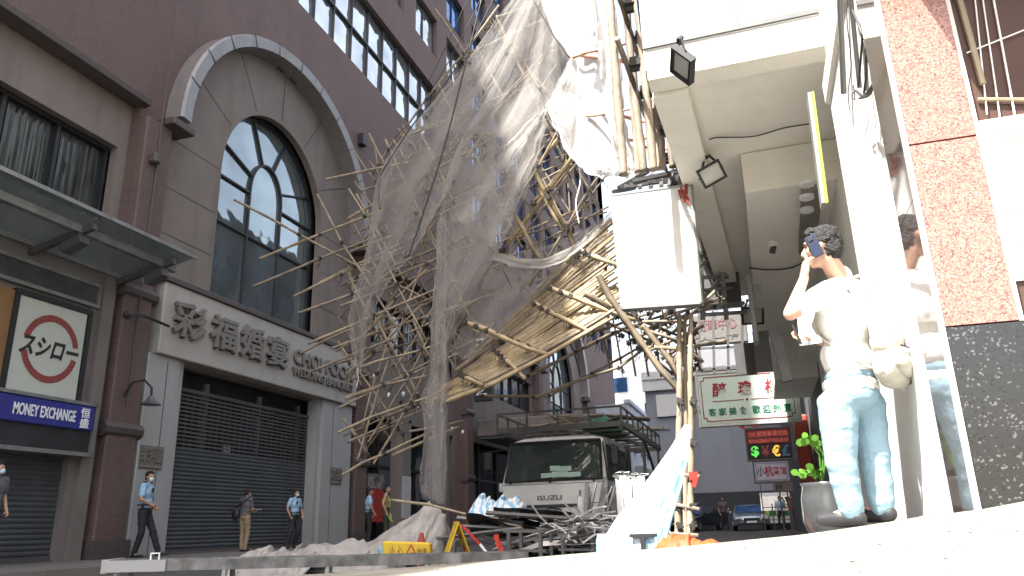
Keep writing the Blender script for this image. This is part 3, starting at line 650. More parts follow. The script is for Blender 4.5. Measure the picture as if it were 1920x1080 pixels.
def floodlight(pos, face, s_, label, arm, roll=0):
    fl = thing('floodlight', label, 'floodlight', pos)
    pos = V(pos); face = V(face).normalized(); xd = face.cross(V((0, 0, 1))).normalized(); ud = xd.cross(face); R = Matrix((xd, face, ud)).transposed() @ Matrix.Rotation(roll, 3, 'Y')
    mb = MB(); w_, h_ = .3*s_, .24*s_
    for sx in (-1, 1): mb.box(pos+R@V((sx*w_/2, 0, 0)), (.025*s_, .07*s_, h_+.025*s_), R)
    for sz in (-1, 1): mb.box(pos+R@V((0, .002, sz*h_/2)), (w_+.02*s_, .07*s_, .025*s_), R)
    mb.box(pos+R@V((0, -.045*s_, 0)), (w_*.9, .05*s_, h_*.9), R, .01)
    mb.build('housing', blk, fl)
    mb = MB(); mb.box(pos+R@V((0, -.008, 0)), (w_, .02, h_), R); mb.build('lens', mat('lamp_glass', (.6, .62, .58), .2), fl)
    mb = MB(); top = pos+V(arm)
    for sx in (-1, 1): mb.beam(pos+R@V((sx*w_*.56, -.02, 0)), top+R@V((sx*.03, 0, 0)), .012*s_, .03*s_)
    mb.box(top, (.1*s_, .06*s_, .03), R); mb.build('bracket', blk, fl)
floodlight(onZ(1280, 122, 4.38), (-.75, -.25, -.6), 0.92, 'black floodlight nearest the front edge of the white soffit', (-.0, -.03, .23), .25)
floodlight(onZ(1334, 326, 4.38), (.25, -.8, -.5), 0.88, 'black floodlight in the middle of the white edge beam', (-.03, -.0, .22), .5)
floodlight(onY(1411, 592, 14.2), (.2, -.9, -.4), 1.2, 'grey floodlight below the meter box at the far end of the beam', (-.02, 0, .3))
mx = thing('meter_box', 'white electric box with a grey label on the end of the lower soffit', 'box', onY(1410, 600, 12))
a = onY(1398, 515, 11.7); b = onY(1424, 640, 11.7); mb = MB(); mb.rng(a.x, b.x, 11.7, 12.0, b.z, a.z, .02); mb.build('cabinet', whitep, mx)
mb = MB(); mb.rng(a.x+.08, a.x+.2, 11.69, 11.7, a.z-.3, a.z-.18); mb.build('label', steel, mx)
pp = thing('downpipe', 'grey duct and black panel hanging from the end of the lower soffit', 'duct', onY(1450, 700, 13))
a, b = onY(1450, 615, 13), onY(1477, 715, 13); mb = MB(); mb.beam(a, b, .16, .16); mb.build('duct', steel, pp)
a, b = onY(1410, 622, 13), onY(1450, 695, 13); mb = MB(); mb.rng(a.x, b.x, 13.0, 13.1, b.z, a.z); mb.build('panel', steeld, pp)

# --- granite corner pillar with shop window
gp = thing('granite_pillar', 'corner pillar clad in red granite above black granite with polished side strip', 'pillar', (.8, 3.2, .5))
PX, PY = .69, 3.05
def joint_plate(mt, z0, z1, nm):
    mb = MB(); mb.rng(PX, .935, PY, PY+.05, z0, z1); return mb.build(nm, mt, gp)
joint_plate(redg, 1.203, 1.93, 'red_granite_panel'); joint_plate(redg, 1.938, 3.6, 'red_granite_panel')
joint_plate(redg, 3.61, 5, 'red_granite_panel')
mb = MB(); mb.rng(PX, 3.2, PY+.002, PY+.05, .3, 1.197); mb.build('black_granite_panel', blkg, gp)
mb = MB(); mb.rng(PX+.03, 3.2, PY+.05, PY+.3, .3, 1.195); mb.rng(PX+.03, .93, PY+.05, PY+.37, .3, 5.0); mb.build('core', stone, gp)
mb = MB(); mb.rng(PX-.005, PX+.03, PY+.02, PY+.37, .3, 1.72); mb.rng(PX-.005, PX+.03, PY+.02, PY+.37, 1.724, 5); mb.build('polished_side_panel', polg, gp)
mb = MB(); mb.rng(PX-.012, PX+.006, PY-.008, PY+.012, .3, 5); mb.rng(.9355, .95, PY, PY+.04, 1.2, 5); mb.build('corner_bead', mat('pale_grout', (.65, .6, .57), .5), gp)
sw = thing('shop_window', 'dark shop window with painted reflections of pale paper and bamboo on its glass right of the granite pillar', 'window', (1.2, 3.2, 1.2))
mb = MB(); mb.rng(.95, 3.2, PY+.03, PY+.04, 1.2, 5.0); mb.build('pane', glass_mat('shop_glass', (.09, .055, .045), .01, spec=.12, rough=.1), sw)  # brownish reflection is put into the pane colour
mb = MB(); mb.rng(.95, 1.5, PY+.018, PY+.028, 1.35, 2.0); mb.build('paper', mat('poster_reflection', (.75, .72, .7), .5, var=.06), sw)  # pale sheet stands in for a sunlit poster's reflection
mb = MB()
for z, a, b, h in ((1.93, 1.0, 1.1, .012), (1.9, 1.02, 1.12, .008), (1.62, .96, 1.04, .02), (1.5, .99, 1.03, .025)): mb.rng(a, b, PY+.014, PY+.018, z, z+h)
mb.build('print', mat('poster_print_reflection', (.75, .4, .3), .6), sw)  # marks of the reflected poster, modelled on the glass
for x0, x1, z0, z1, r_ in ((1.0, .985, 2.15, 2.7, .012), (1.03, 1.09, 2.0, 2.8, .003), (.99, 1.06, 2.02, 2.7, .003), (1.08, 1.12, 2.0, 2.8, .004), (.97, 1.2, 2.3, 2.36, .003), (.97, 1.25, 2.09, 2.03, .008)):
    mb = MB(); mb.tube([(x0, PY+.015, z0), (x1, PY+.015, z1)], r_, 6); mb.build('bamboo_reflection' if r_ > .006 else 'string', bamb if r_ > .006 else whitel, sw)  # sticks and strings stand in for the scaffold's reflection
mb = MB(); mb.rng(1.35, 1.5, PY-.001, PY+.29, 1.2, 5); mb.rng(.7, 3.2, PY+.3, PY+.36, 3.6, 5.0)
mb.build('mullion', stone, sw)
mb = MB(); mb.rng(.775, 3, 2.66, 3.045, 2.8, 3.1, .01); tag(mb.build('shop_awning_box', stone), 'stone coloured awning box projecting above the shop window', 'awning')
# white rendered column behind, with cap, pipes and yellow strip sign
wc = thing('white_column', 'overexposed white rendered column behind the granite pillar', 'column', (.95, 4.4, .5))
mb = MB(); mb.rng(.78, 1.4, 3.43, 5.35, .2, 3.42); mb.build('shaft', concw, wc)
mb = MB(); mb.rng(.755, 1.4, 3.44, 5.42, 3.42, 3.6, .015); mb.rng(.8, 1.4, 3.45, 5.3, 3.6, 4.9); mb.build('cap', conc, wc)
a = onY(1521, 172, 6.2); b = onY(1548, 380, 6.2)
ys_ = thing('strip_sign', 'narrow yellow strip sign beside the white column', 'sign', (b.x, 6.2, b.z))
mb = MB(); mb.prism([a, a+V((.022, 0, 0)), b+V((.022, 0, 0)), b], (0, .03, 0)); mb.build('panel', mat('yellow_green_sign', (.42, .42, .05), .5), ys_)
mb = MB(); mb.prism([a-V((.03, 0, 0)), a-V((.002, 0, 0)), b-V((.002, 0, 0)), b-V((.03, 0, 0))], (0, .15, 0)); mb.build('edge', steel, ys_)
cbx = thing('cable_bundle', 'bundle of grey conduits and loose black cables beside the top of the granite pillar', 'cables', onX(1600, 180, .6))
def xcab(P, X, r_, mt, nm):
    mb = MB(); P = [onX(x, y, X) for x, y in P]; mb.tube([polyat(P, q/14) for q in range(15)] if len(P) > 2 else P, r_, 7); mb.build(nm, mt, cbx)
xcab([(1572, -60), (1582, 175)], .74, .018, steel, 'conduit')
xcab([(1590, -60), (1612, 165)], .72, .012, steeld, 'conduit')
xcab([(1600, -40), (1618, 60), (1610, 160)], .70, .006, blk, 'cable')
xcab([(1580, -20), (1615, 60), (1625, 120), (1620, 175)], .72, .006, blk, 'cable')
xcab([(1590, 0), (1588, 40), (1596, 120), (1590, 180), (1600, 235)], .71, .003, blk, 'cable')
xcab([(1612, -60), (1626, 170)], .73, .01, steel, 'conduit')
xcab([(1605, 170), (1620, 180), (1636, 160), (1630, 178), (1612, 184)], .7, .007, blk, 'cable')
xcab([(1600, 160), (1603, 186), (1597, 180), (1603, 170)], .7, .003, blk, 'cable')
# ================================================================== BAMBOO
rnd = random.Random(11)
def bamboo(mb, pts, r=.032, wob=.012, n=6):
    """a pole with swollen nodes through the given points"""
    pts = [V(p) for p in pts]; out = []; rr = []
    tot = sum((b-a).length for a, b in zip(pts, pts[1:])); s0 = rnd.random()*.4; ph = rnd.random()*9
    a0 = 0
    for i, (a, b) in enumerate(zip(pts, pts[1:])):
        l = (b-a).length; k = max(1, int(l/.38))
        for j in range(k):
            t_ = j/k; p = a.lerp(b, t_); d = (a0+l*t_)/max(tot, .1)
            rad = r*(1-.3*d)
            o = V((noise.noise((ph, d*2.2, 0)), noise.noise((ph, 5, d*2.2)), noise.noise((d*2.2, ph, 9))))*wob*4
            out += [p+o, p+o+(b-a).normalized()*.03]; rr += [rad*1.2, rad*.97]
        a0 += l
    out.append(pts[-1]); rr.append(r*.7)
    mb.tube(out, rr, n)
def inside(P, x, y):
    c = False
    for (x1, y1), (x2, y2) in zip(P, P[1:]+P[:1]):
        if (y1 > y) != (y2 > y) and x < (x2-x1)*(y-y1)/(y2-y1)+x1: c = not c
    return c
cs = thing('collapsed_scaffold', 'tangled lattice of collapsed bamboo scaffolding leaning across the street', 'scaffolding', (-4, 12, 0))
knots = MB()
def knot(p, s_=1):
    p = V(p)
    R_ = Matrix.Rotation(rnd.uniform(-1, 1), 3, 'Y'); knots.box(p, (.075*s_, .05*s_, .03*s_), R_); knots.box(p, (.03*s_, .055*s_, .08*s_), R_)
    for k in range(2):
        d = V((rnd.uniform(-.1, .1), rnd.uniform(-.05, .05), rnd.uniform(-.22, .06))); knots.tube([p, p+d*.6+V((.02, 0, .02)), p+d], .006, 4)
def px3(L_, Y): return [onY(q[0], q[1], q[2] if len(q) > 2 else Y) for q in L_]
EXP = [  # long poles that stick out to the left and through the nets
 [(440, 375), (560, 440), (700, 512), (800, 560)], [(487, 485), (600, 440), (725, 392), (860, 330)], [(475, 537), (600, 484), (720, 440), (900, 350)],
 [(552, 555), (640, 515), (760, 462)], [(560, 587), (660, 550), (800, 495), (960, 430)], [(600, 530), (665, 499), (780, 440)], [(562, 662), (690, 605), (850, 545)],
 [(580, 645), (700, 590), (870, 520)], [(585, 695), (760, 628), (900, 560)], [(645, 747), (760, 706), (860, 662)], [(672, 690), (790, 655), (830, 640)],
 [(635, 810), (700, 785), (770, 755), (900, 705)], [(640, 890), (720, 850), (810, 808)], [(735, 855), (800, 826), (860, 800)], [(715, 785), (775, 762), (860, 735)], [(770, 810), (870, 788)],
 [(648, 748), (720, 722), (800, 705)], [(670, 863), (733, 660), (757, 590), (790, 500)], [(680, 800), (707, 700), (740, 600)], [(700, 590), (783, 742), (800, 775)], [(773, 600), (803, 670), (830, 745)],
 [(665, 286), (705, 340), (760, 430)], [(690, 250), (723, 308), (780, 400), (850, 520)], [(654, 355), (683, 405), (745, 532), (800, 640)], [(595, 365), (640, 455), (700, 540), (760, 640)],
 [(611, 337), (726, 312), (850, 285)], [(735, 260), (800, 360), (860, 470)], [(817, 18), (880, 117), (948, 233), (1000, 325)], [(935, 10), (870, 100), (800, 185), (740, 270)],
 [(960, 80), (1013, 167), (1060, 240)], [(993, 37), (950, 100), (850, 215)], [(990, 140), (880, 250), (770, 360)], [(1040, 250), (1008, 312), (960, 395)],
 [(755, 400), (800, 330), (850, 230)], [(700, 540), (760, 480), (830, 400)], [(670, 640), (740, 560), (800, 505)],
 [(690, 520), (850, 455), (960, 400)], [(740, 690), (800, 600), (850, 520)], [(880, 390), (930, 475), (960, 540)], [(905, 250), (850, 340), (800, 430)],
 [(700, 870), (760, 770), (800, 690)], [(650, 700), (700, 660), (800, 560)], [(690, 830), (770, 700), (800, 640)]]
BIG = [[(997, 315), (1028, 370), (1062, 430)], [(1080, 290), (1028, 355), (943, 470)], [(1062, 425), (1082, 480)], [(936, 470), (990, 497)], [(961, 398), (1019, 492)],
       [(1003, 345), (1060, 440)], [(1075, 300), (1000, 380)], [(1050, 257), (1008, 308)], [(878, 600), (960, 640), (1010, 660)], [(872, 610), (905, 622), (940, 640)]]
npole = 0
for P in EXP:
    Y = rnd.choice([11.62, 11.75, 11.9]); mb = MB(); bamboo(mb, px3(P, Y), rnd.uniform(.019, .028)); mb.build('bamboo_pole', rnd.choice([bamb, bambd]), cs, smooth=True); npole += 1
    for q in P[1:-1]: knot(onY(q[0], q[1], Y-.05), .9)
for P in BIG:
    mb = MB(); bamboo(mb, px3(P, 12.1), .042); mb.build('bamboo_pole', bambl, cs, smooth=True); npole += 1
    for q in P: knot(onY(q[0], q[1], 12.03), 1.3)
PG = [(700, 300), (760, 255), (965, 0), (1030, 0), (1050, 230), (1100, 300), (1140, 395), (1030, 510), (920, 610), (850, 740), (700, 850), (665, 850), (640, 640), (660, 430)]
stuff = MB()
def family(m_, step, jit, Y, r, mtl, tostuff=False):
    """poles of one direction; direction vector m_ in the picture of the leaning sheet"""
    global npole
    d = V((m_[0], m_[1])).normalized(); nn = V((-d.y, d.x)); c0 = V((880, 430)); k = -620
    while k < 620:
        dd = (d+nn*rnd.uniform(-.12, .12)).normalized(); c = c0+nn*(k+rnd.uniform(-jit, jit)); ins = []
        for t_ in range(-800, 800, 12):
            p = c+dd*t_
            if inside(PG, p.x, p.y): ins.append(t_)
            elif ins and t_-ins[-1] > 60:
                break
        k += step
        if len(ins) < 5: continue
        a, b = ins[0]-rnd.uniform(0, 30), ins[-1]+rnd.uniform(-20, 20)
        a_, b_ = c+dd*a, c+dd*b; Yq = Y+rnd.uniform(-.15, .15)
        mb = stuff if (tostuff or npole >= 98) else MB()
        bamboo(mb, [onY(a_.x, a_.y, Yq+rnd.uniform(-.2, .2)), onY(b_.x, b_.y, Yq+rnd.uniform(-.2, .2))], r*rnd.uniform(.8, 1.15))
        if mb is not stuff: mb.build('bamboo_pole', mtl, cs, smooth=True); npole += 1
        for j in range(2):
            t_ = rnd.uniform(a, b); q = c+dd*t_; knot(onY(q.x, q.y, Yq-.05), .8)
family((1, -.45), 82, 14, 12.2, .024, bamb); family((.5, .87), 78, 16, 12.25, .024, bamb); family((-.62, .78), 92, 16, 12.35, .022, bambd)
family((1, -.4), 46, 16, 13.2, .021, bambd, True); family((.55, .83), 50, 16, 13.3, .021, bambd, True); family((-.55, .83), 60, 16, 13.1, .021, bambd, True); family((.1, 1), 60, 16, 13.3, .022, bambd, True)
tag(stuff.build('rear_poles', bambd, cs, smooth=True), kind='stuff')
tag(knots.build('lashings', tie, cs), kind='stuff'); knots = MB()
print('poles', npole)
# fallen decking of close-laid bamboo seen from below
dk = thing('bamboo_decking', 'dense sloping mat of close-laid yellow bamboo hanging below the lattice', 'decking', (-3.2, 12, 2.7))
BL = [V(q) for q in ((838, 752), (940, 712), (1060, 648), (1175, 580))]; TL_ = [V(q) for q in ((905, 640), (1010, 540), (1090, 455), (1165, 388))]
n = 0
for i in range(46):
    f_ = (i+.5)/46+rnd.uniform(-.018, .018); s0 = rnd.uniform(-.09, .14)*(1.6 if i % 3 == 0 else 1); s1 = rnd.uniform(.85, 1.1)
    if i % 7 == 3: s0 += .25
    if f_ > .62: s0 += .12*rnd.random()
    P = []
    for q in range(4):
        t_ = lerp(s0, s1, q/3); a = polyat(BL, t_).lerp(polyat(TL_, t_), f_+rnd.uniform(-.004, .004))
        if t_ < 0: d = (BL[1]-BL[0]); a = BL[0].lerp(TL_[0], f_)+d*t_*3
        if t_ > 1: d = (BL[3]-BL[2]); a = BL[3].lerp(TL_[3], f_)+d*(t_-1)*3
        P.append(onY(a.x, a.y, lerp(11.2, 13.2, f_)-.3*t_+rnd.uniform(-.02, .02)))
    mb = MB(); bamboo(mb, P, rnd.uniform(.026, .037), .006); mb.build('bamboo_pole', rnd.choice([bambl, bambl, bamb, bambd]), dk, smooth=True)
for i in range(26):      # second loose layer
    f_ = rnd.random(); s0 = rnd.uniform(0, .5); s1 = s0+rnd.uniform(.3, .6); P = []
    for t_ in (s0, s1): a = polyat(BL, t_).lerp(polyat(TL_, t_), f_+rnd.uniform(-.03, .03)); P.append(onY(a.x, a.y, lerp(11.2, 13.2, f_)-.3*t_+.12))
    mb = MB(); bamboo(mb, P, .035, .006); mb.build('bamboo_pole', bambl, dk, smooth=True)
for a, b in (((872, 605), (1030, 665)), ((1030, 540), (1190, 600)), ((925, 655), (985, 710)), ((1085, 470), (1165, 500)), ((860, 700), (905, 722)), ((1000, 570), (1110, 625))):
    mb = MB(); bamboo(mb, [onY(*a, 11.4), onY(*b, 11.0)], .045); mb.build('cross_bearer', bambl, dk, smooth=True)
    for q in range(9): c = V(a).lerp(V(b), q/8); knot(onY(c.x, c.y, 11.25), 1.1)
tag(knots.build('lashings', tie, dk), kind='stuff'); knots = MB()
# lower lattice under the white board, with broken poles
ll = thing('broken_scaffold', 'loose grid of thin bent bamboo poles below the white board with two snapped poles', 'scaffolding', (-1.4, 12, 0))
LOW = [[(905, 742), (1030, 742), (1110, 700), (1215, 640), (1290, 585)], [(1000, 745), (1160, 690), (1225, 640), (1300, 605)], [(990, 705), (1120, 640), (1205, 600), (1290, 580)],
       [(1100, 590), (1180, 625), (1290, 660)], [(1120, 560), (1200, 600), (1300, 640)], [(1185, 585), (1240, 650), (1290, 760)], [(1150, 575), (1200, 650), (1260, 700)],
       [(1095, 625), (1180, 600), (1300, 560)], [(1180, 640), (1260, 600), (1340, 575)], [(1210, 620), (1300, 575), (1360, 560)], [(1080, 660), (1150, 625), (1260, 585)]]
for P in LOW: mb = MB(); bamboo(mb, px3(P, 12.4+rnd.uniform(-.4, .4)), rnd.uniform(.022, .032)); mb.build('bamboo_pole', rnd.choice([bamb, bambd]), ll, smooth=True); [knot(onY(q[0], q[1], 12.2), .8) for q in P]
for k in range(8):
    x = 1118+k*24; mb = MB(); mb.tube(px3([(x, 565), (x+12, 620), (x+26, 690+rnd.uniform(-15, 25))], 12.7), .018, 6); mb.build('thin_pole', bambd, ll, smooth=True)
for P, r_ in (([(1122, 515), (1142, 562), (1172, 602), (1240, 690), (1302, 768)], .05), ([(1302, 768), (1278, 818)], .045), ([(1205, 610), (1258, 676), (1294, 745)], .042), ([(1095, 550), (1145, 578)], .05), ([(1228, 650), (1268, 655), (1285, 690)], .03)):
    mb = MB(); bamboo(mb, px3(P, 10.2), r_); mb.build('snapped_pole', bamb, ll, smooth=True)
for q in range(60):
    x, y = rnd.uniform(1150, 1310), rnd.uniform(575, 700)
    if y > 575+(x-1090)*.8: continue
    knot(onY(x, y, 12+rnd.uniform(-.6, .6)), 1.1)
for q in range(16):
    x, y = rnd.uniform(1225, 1310), rnd.uniform(570, 660); mb = MB(); a = rnd.uniform(-1.4, 1.4); l = rnd.uniform(30, 60)
    mb.tube(px3([(x-l*cos(a), y-l*sin(a)), (x+l*cos(a), y+l*sin(a))], 11.6+rnd.uniform(-.5, .8)), .025, 6); mb.build('thin_pole', rnd.choice([bamb, bambd]), ll, smooth=True)
tag(knots.build('lashings', tie, ll), kind='stuff'); knots = MB()
# ---- standing scaffold against the white building
ss = thing('standing_scaffold', 'upright row of thick bamboo poles still standing against the white building', 'scaffolding', (-.85, 10, 0))
FX = lambda Y: L(Y)-.16
for i, Y in enumerate([7.0, 7.3, 7.7, 8.1, 8.4, 8.9, 9.3, 9.7, 10.2, 10.6, 11.2, 11.8, 12.5, 13.4]):
    zb = .55+Y*.475
    mb = MB(); x = FX(Y)+[-.2, .05, -.1, .02, -.26, -.04, .05, -.15][i % 8]; bamboo(mb, [(x, Y, zb), (x+rnd.uniform(-.05, .05), Y+rnd.uniform(-.1, .1), 8), (x+rnd.uniform(-.05, .05), Y, 13)], 0.042, .01, 8); mb.build('bamboo_post', bambd, ss, smooth=True)  # darker bamboo stands in for shade on the posts
for z in (5.3, 6.05, 6.9, 7.8, 8.9, 10):
    mb = MB(); bamboo(mb, [(FX(6.6)-.12, 6.8, z), (FX(14)-.12, 14, z+rnd.uniform(-.1, .1))], .03); mb.build('ledger', bambd, ss, smooth=True)
    for Y in [7.3, 7.9, 8.5, 8.9, 9.7, 10.5, 11.2, 12.3, 13.4]:
        knots.box((FX(Y)-.03, Y, z), (.13, .13, .07), Matrix.Rotation(rnd.uniform(-.4, .4), 3, 'X')); knots.box((FX(Y)-.03, Y, z), (.12, .07, .15), Matrix.Rotation(rnd.uniform(-.4, .4), 3, 'X'))
for (a, b, r_) in (((1075, 107), (1172, 82), .025), ((1090, 104), (1228, 124), .035), ((1100, 218), (1180, 205), .02), ((1118, 214), (1260, 232), .03), ((1150, 268), (1215, 258), .025), ((1160, 268), (1290, 290), .022)):
    mb = MB(); bamboo(mb, [onY(*a, 10.4), onY(*b, 9.2)], r_); mb.build('putlog', mat('reddish_bamboo', (.5, .26, .18), .6, var=.3), ss, smooth=True)
for x, Y, r_ in ((1266, 9.3, .042), (1288, 9.2, .038), (1277, 9.7, .03)):
    b = onY(x, 1010, Y); t_ = onY(x+8, 590, Y); mb = MB(); bamboo(mb, [(b.x, Y, 0), (t_.x, Y, t_.z)], r_, .008, 8); mb.build('bamboo_post', bamb, ss, smooth=True)
for y in (752, 830, 893, 950, 985):
    for x, Y in ((1272, 9.3), (1297, 9.2)): knot(onY(x+3, y, Y-.04), 1.2)
for a, b in (((1245, 1000), (1310, 1004)), ((1230, 888), (1312, 893)), ((1262, 945), (1312, 955))):
    mb = MB(); mb.tube([onY(*a, 9.25), onY(*b, 9.1)], .02, 6); mb.build('ledger', bambd, ss)
mb = MB(); mb.box(onY(1301, 893, 9.14), (.1, .1, .09)); mb.box(onY(1303, 903, 9.08), (.05, .02, .12), Matrix.Rotation(.4, 3, 'Y')); mb.build('red_tape', redp, ss)
tag(knots.build('lashings', tie, ss), kind='stuff'); knots = MB()
# sheeting behind the posts
mb = MB(); P = []
for i in range(60):
    Y = lerp(6.9, 14.5, i/59); row = []
    for j in range(50):
        z = lerp(4.95, 12.5, j/49); row.append(V((L(Y)-.05-.05*noise.noise((Y*3.2, z*.9, 2))-.02*noise.noise((Y*11, z*3, 5)), Y, z)))
    P.append(row)
mb.grid(P); tag(mb.build('striped_sheeting', stripes('shade_toned_sheeting', (.2, .21, .22), (.07, .15, .26), 1.3), smooth=True), 'wrinkled blue and white sheeting behind the standing bamboo poles', 'tarpaulin')  # shade is put into the sheeting as darker stripe colours
# ---- nets
def net(name, lab, LP, RP, Y, mt, nu=40, nv=90, amp=.12, freq=5, tagit=True, seed=0, sag=0, conv=1):
    LP = [V(q) for q in LP]; RP = [V(q) for q in RP]; P = []
    for j in range(nv+1):
        t_ = j/nv; row = []; a = polyat(LP, t_); b = polyat(RP, t_)
        for i in range(nu+1):
            s_ = i/nu; c = a.lerp(b, s_); y0 = Y(c.x, c.y) if callable(Y) else Y
            w_ = sin(pi*min(1, max(0, s_)))
            f_ = amp*(sin(s_*freq*2+seed+2.5*noise.noise((t_*3, s_*2, seed)))*.5+noise.noise((s_*freq*.8, t_*2.5, seed+3))*1.0)+.022*noise.noise((s_*13+t_*4, t_*7, seed))
            ex = 5*noise.noise((t_*9, s_*3, seed+7))+3*noise.noise((t_*30, s_*8, seed+9)); c = c+V((ex, 4*noise.noise((s_*8, t_*3, seed+2))+sag*w_))
            row.append(onY(c.x, c.y, y0-f_))
        P.append(row)
    mb = MB(); mb.grid(P); o = mb.build(name, mt, smooth=True, fixn=False)
    return tag(o, lab, 'netting')
net('safety_net', 'torn translucent white net hanging over the left side of the bamboo lattice', [(965, -10), (850, 145), (745, 268), (705, 345), (690, 450), (668, 540), (652, 600), (672, 700)],
    [(1010, -10), (965, 120), (890, 250), (845, 345), (795, 440), (735, 525), (702, 580), (676, 700)], 11.4, net1, 50, 90, .14, 5, seed=1)
net('safety_net', 'long narrow white net hanging down to the ground in the middle of the street', [(1000, -10), (950, 110), (865, 260), (825, 400), (818, 500), (806, 640), (802, 720), (795, 800), (788, 880), (790, 925)],
    [(1045, -10), (1040, 190), (1000, 330), (940, 460), (885, 560), (848, 640), (842, 720), (838, 800), (838, 880), (836, 950)], 11.2, net1, 50, 110, .16, 4, seed=2)
net('safety_net', 'bunched fold of white net hanging as a long tail in front of the bamboo', [(822, 410), (816, 500), (808, 620), (806, 700), (790, 760), (798, 840), (790, 935)],
    [(836, 405), (838, 500), (836, 620), (838, 700), (832, 760), (838, 840), (835, 945)], 11.1, net1, 24, 80, .1, 3, seed=5)
net('safety_net', 'swag of white net sagging below the peak tied over the yellow decking', [(928, 474), (905, 530), (872, 600), (845, 660)],
    [(1150, 395), (1080, 470), (1020, 540), (915, 640)], lambda x, y: 11.3+(x-860)*.007, net1, 46, 40, .14, 4, seed=3, sag=22)
net('safety_net', 'rolled edge of white net along the top of the swag', [(926, 472), (925, 478), (922, 486)], [(1158, 383), (1156, 398), (1150, 410)], 11.2, net2, 60, 8, .05, 6, seed=13, sag=50)
net('safety_net', 'gathered white net radiating from a tied knot above the gap in the lattice', [(1018, 205), (960, 260), (900, 340), (850, 405)], [(1026, 205), (1010, 290), (965, 400), (935, 475)], 11.1, net1, 40, 60, .16, 6, seed=4)
net('safety_net', 'upper grey veil of white net across the brown facade', [(960, -20), (955, 20), (900, 90), (840, 170), (790, 240)], [(1060, -20), (1070, 70), (1066, 140), (1030, 190), (960, 260)], 11.6, net1, 40, 50, .12, 4, seed=6)
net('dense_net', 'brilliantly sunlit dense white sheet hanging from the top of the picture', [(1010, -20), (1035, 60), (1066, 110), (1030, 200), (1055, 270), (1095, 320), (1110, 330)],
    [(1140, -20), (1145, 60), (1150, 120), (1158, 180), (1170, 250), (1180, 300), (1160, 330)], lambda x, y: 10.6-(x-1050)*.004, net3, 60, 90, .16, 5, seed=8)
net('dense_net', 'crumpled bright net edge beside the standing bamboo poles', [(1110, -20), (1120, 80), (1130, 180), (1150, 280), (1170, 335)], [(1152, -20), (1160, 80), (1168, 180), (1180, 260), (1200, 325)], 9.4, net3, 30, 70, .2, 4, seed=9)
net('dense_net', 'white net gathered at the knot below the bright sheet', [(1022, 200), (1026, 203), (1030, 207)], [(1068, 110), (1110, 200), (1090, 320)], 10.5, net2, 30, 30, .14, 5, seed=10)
# ropes
def rope(P, Y, r_, mt, lab, grp=None):
    P = px3(P, Y); mb = MB(); mb.tube([polyat(P, q/24) for q in range(25)], r_, 5); tag(mb.build('rope', mt, smooth=True), lab, 'rope', grp)
rope([(905, -10), (840, 250), (800, 380), (766, 482)], 11.0, .014, blk, 'long black rope hanging in front of the left net')
rope([(930, -10), (860, 120), (770, 240), (712, 330)], 11.2, .012, blk, 'dark rope along the upper left edge of the net')
rope([(905, -10), (850, 100), (780, 215), (735, 262)], 11.25, .008, blk, 'thin dark rope above the net edge, crossing the strip windows')
rope([(880, -10), (840, 80), (800, 160)], 11.25, .007, blk, 'short thin rope in front of the blue upper windows')
rope([(1000, 0), (1040, 70), (1068, 108)], 10.4, .014, blk, 'dark rope running to the knot in the bright sheet')
rope([(712, 330), (710, 365), (713, 392)], 11.0, .02, steeld, 'short dark chain hanging at the left net')
rope([(1083, 295), (1088, 340), (1080, 380), (1086, 420)], 11.0, .012, whitel, 'white cord dangling below the bright sheet')
rope([(670, 690), (672, 712), (668, 728)], 11.3, .012, mat('pinkish_cord', (.45, .36, .34), .8), 'frayed cord at the tip of the left net')
# ---- white board with its bracket
wb = thing('white_board', 'large blank sunlit white signboard hung beside the edge beam', 'sign', (-.9, 9, 3.04))
mb = MB(); A = [onY(1146, 366, 9), onY(1297, 346, 9), onY(1314, 568, 9), onY(1166, 578, 9)]; mb.prism(A, (.02, .14, 0)); mb.build('panel', concw, wb)
mb = MB()
for a, b in zip(A, A[1:]+A[:1]): mb.beam(a+V((0, .07, 0)), b+V((0, .07, 0)), .16, .025)
mb.build('frame', steel, wb)
mb = MB(); 
for a, b in (((1170, 350), (1290, 326)), ((1175, 345), (1215, 318)), ((1150, 360), (1190, 352)), ((1215, 342), (1290, 338)), ((1180, 349), (1290, 332)), ((1200, 352), (1200, 330)), ((1220, 352), (1222, 326)), ((1160, 352), (1215, 322)), ((1185, 340), (1288, 318)), ((1255, 350), (1262, 320)), ((1240, 350), (1240, 328)), ((1275, 350), (1278, 322))): mb.beam(onY(*a, 9.1), onY(*b, 9.4), .05, .05)
mb.build('bracket', steeld, wb)
mb = MB(); 
for q in range(6): mb.tube([onY(1275+rnd.uniform(-6, 14), 350+rnd.uniform(-8, 8), 8.95), onY(1280+rnd.uniform(-8, 14), 372+rnd.uniform(-8, 14), 8.97)], .012, 5)
mb.build('rusty_wire', ora2, wb)
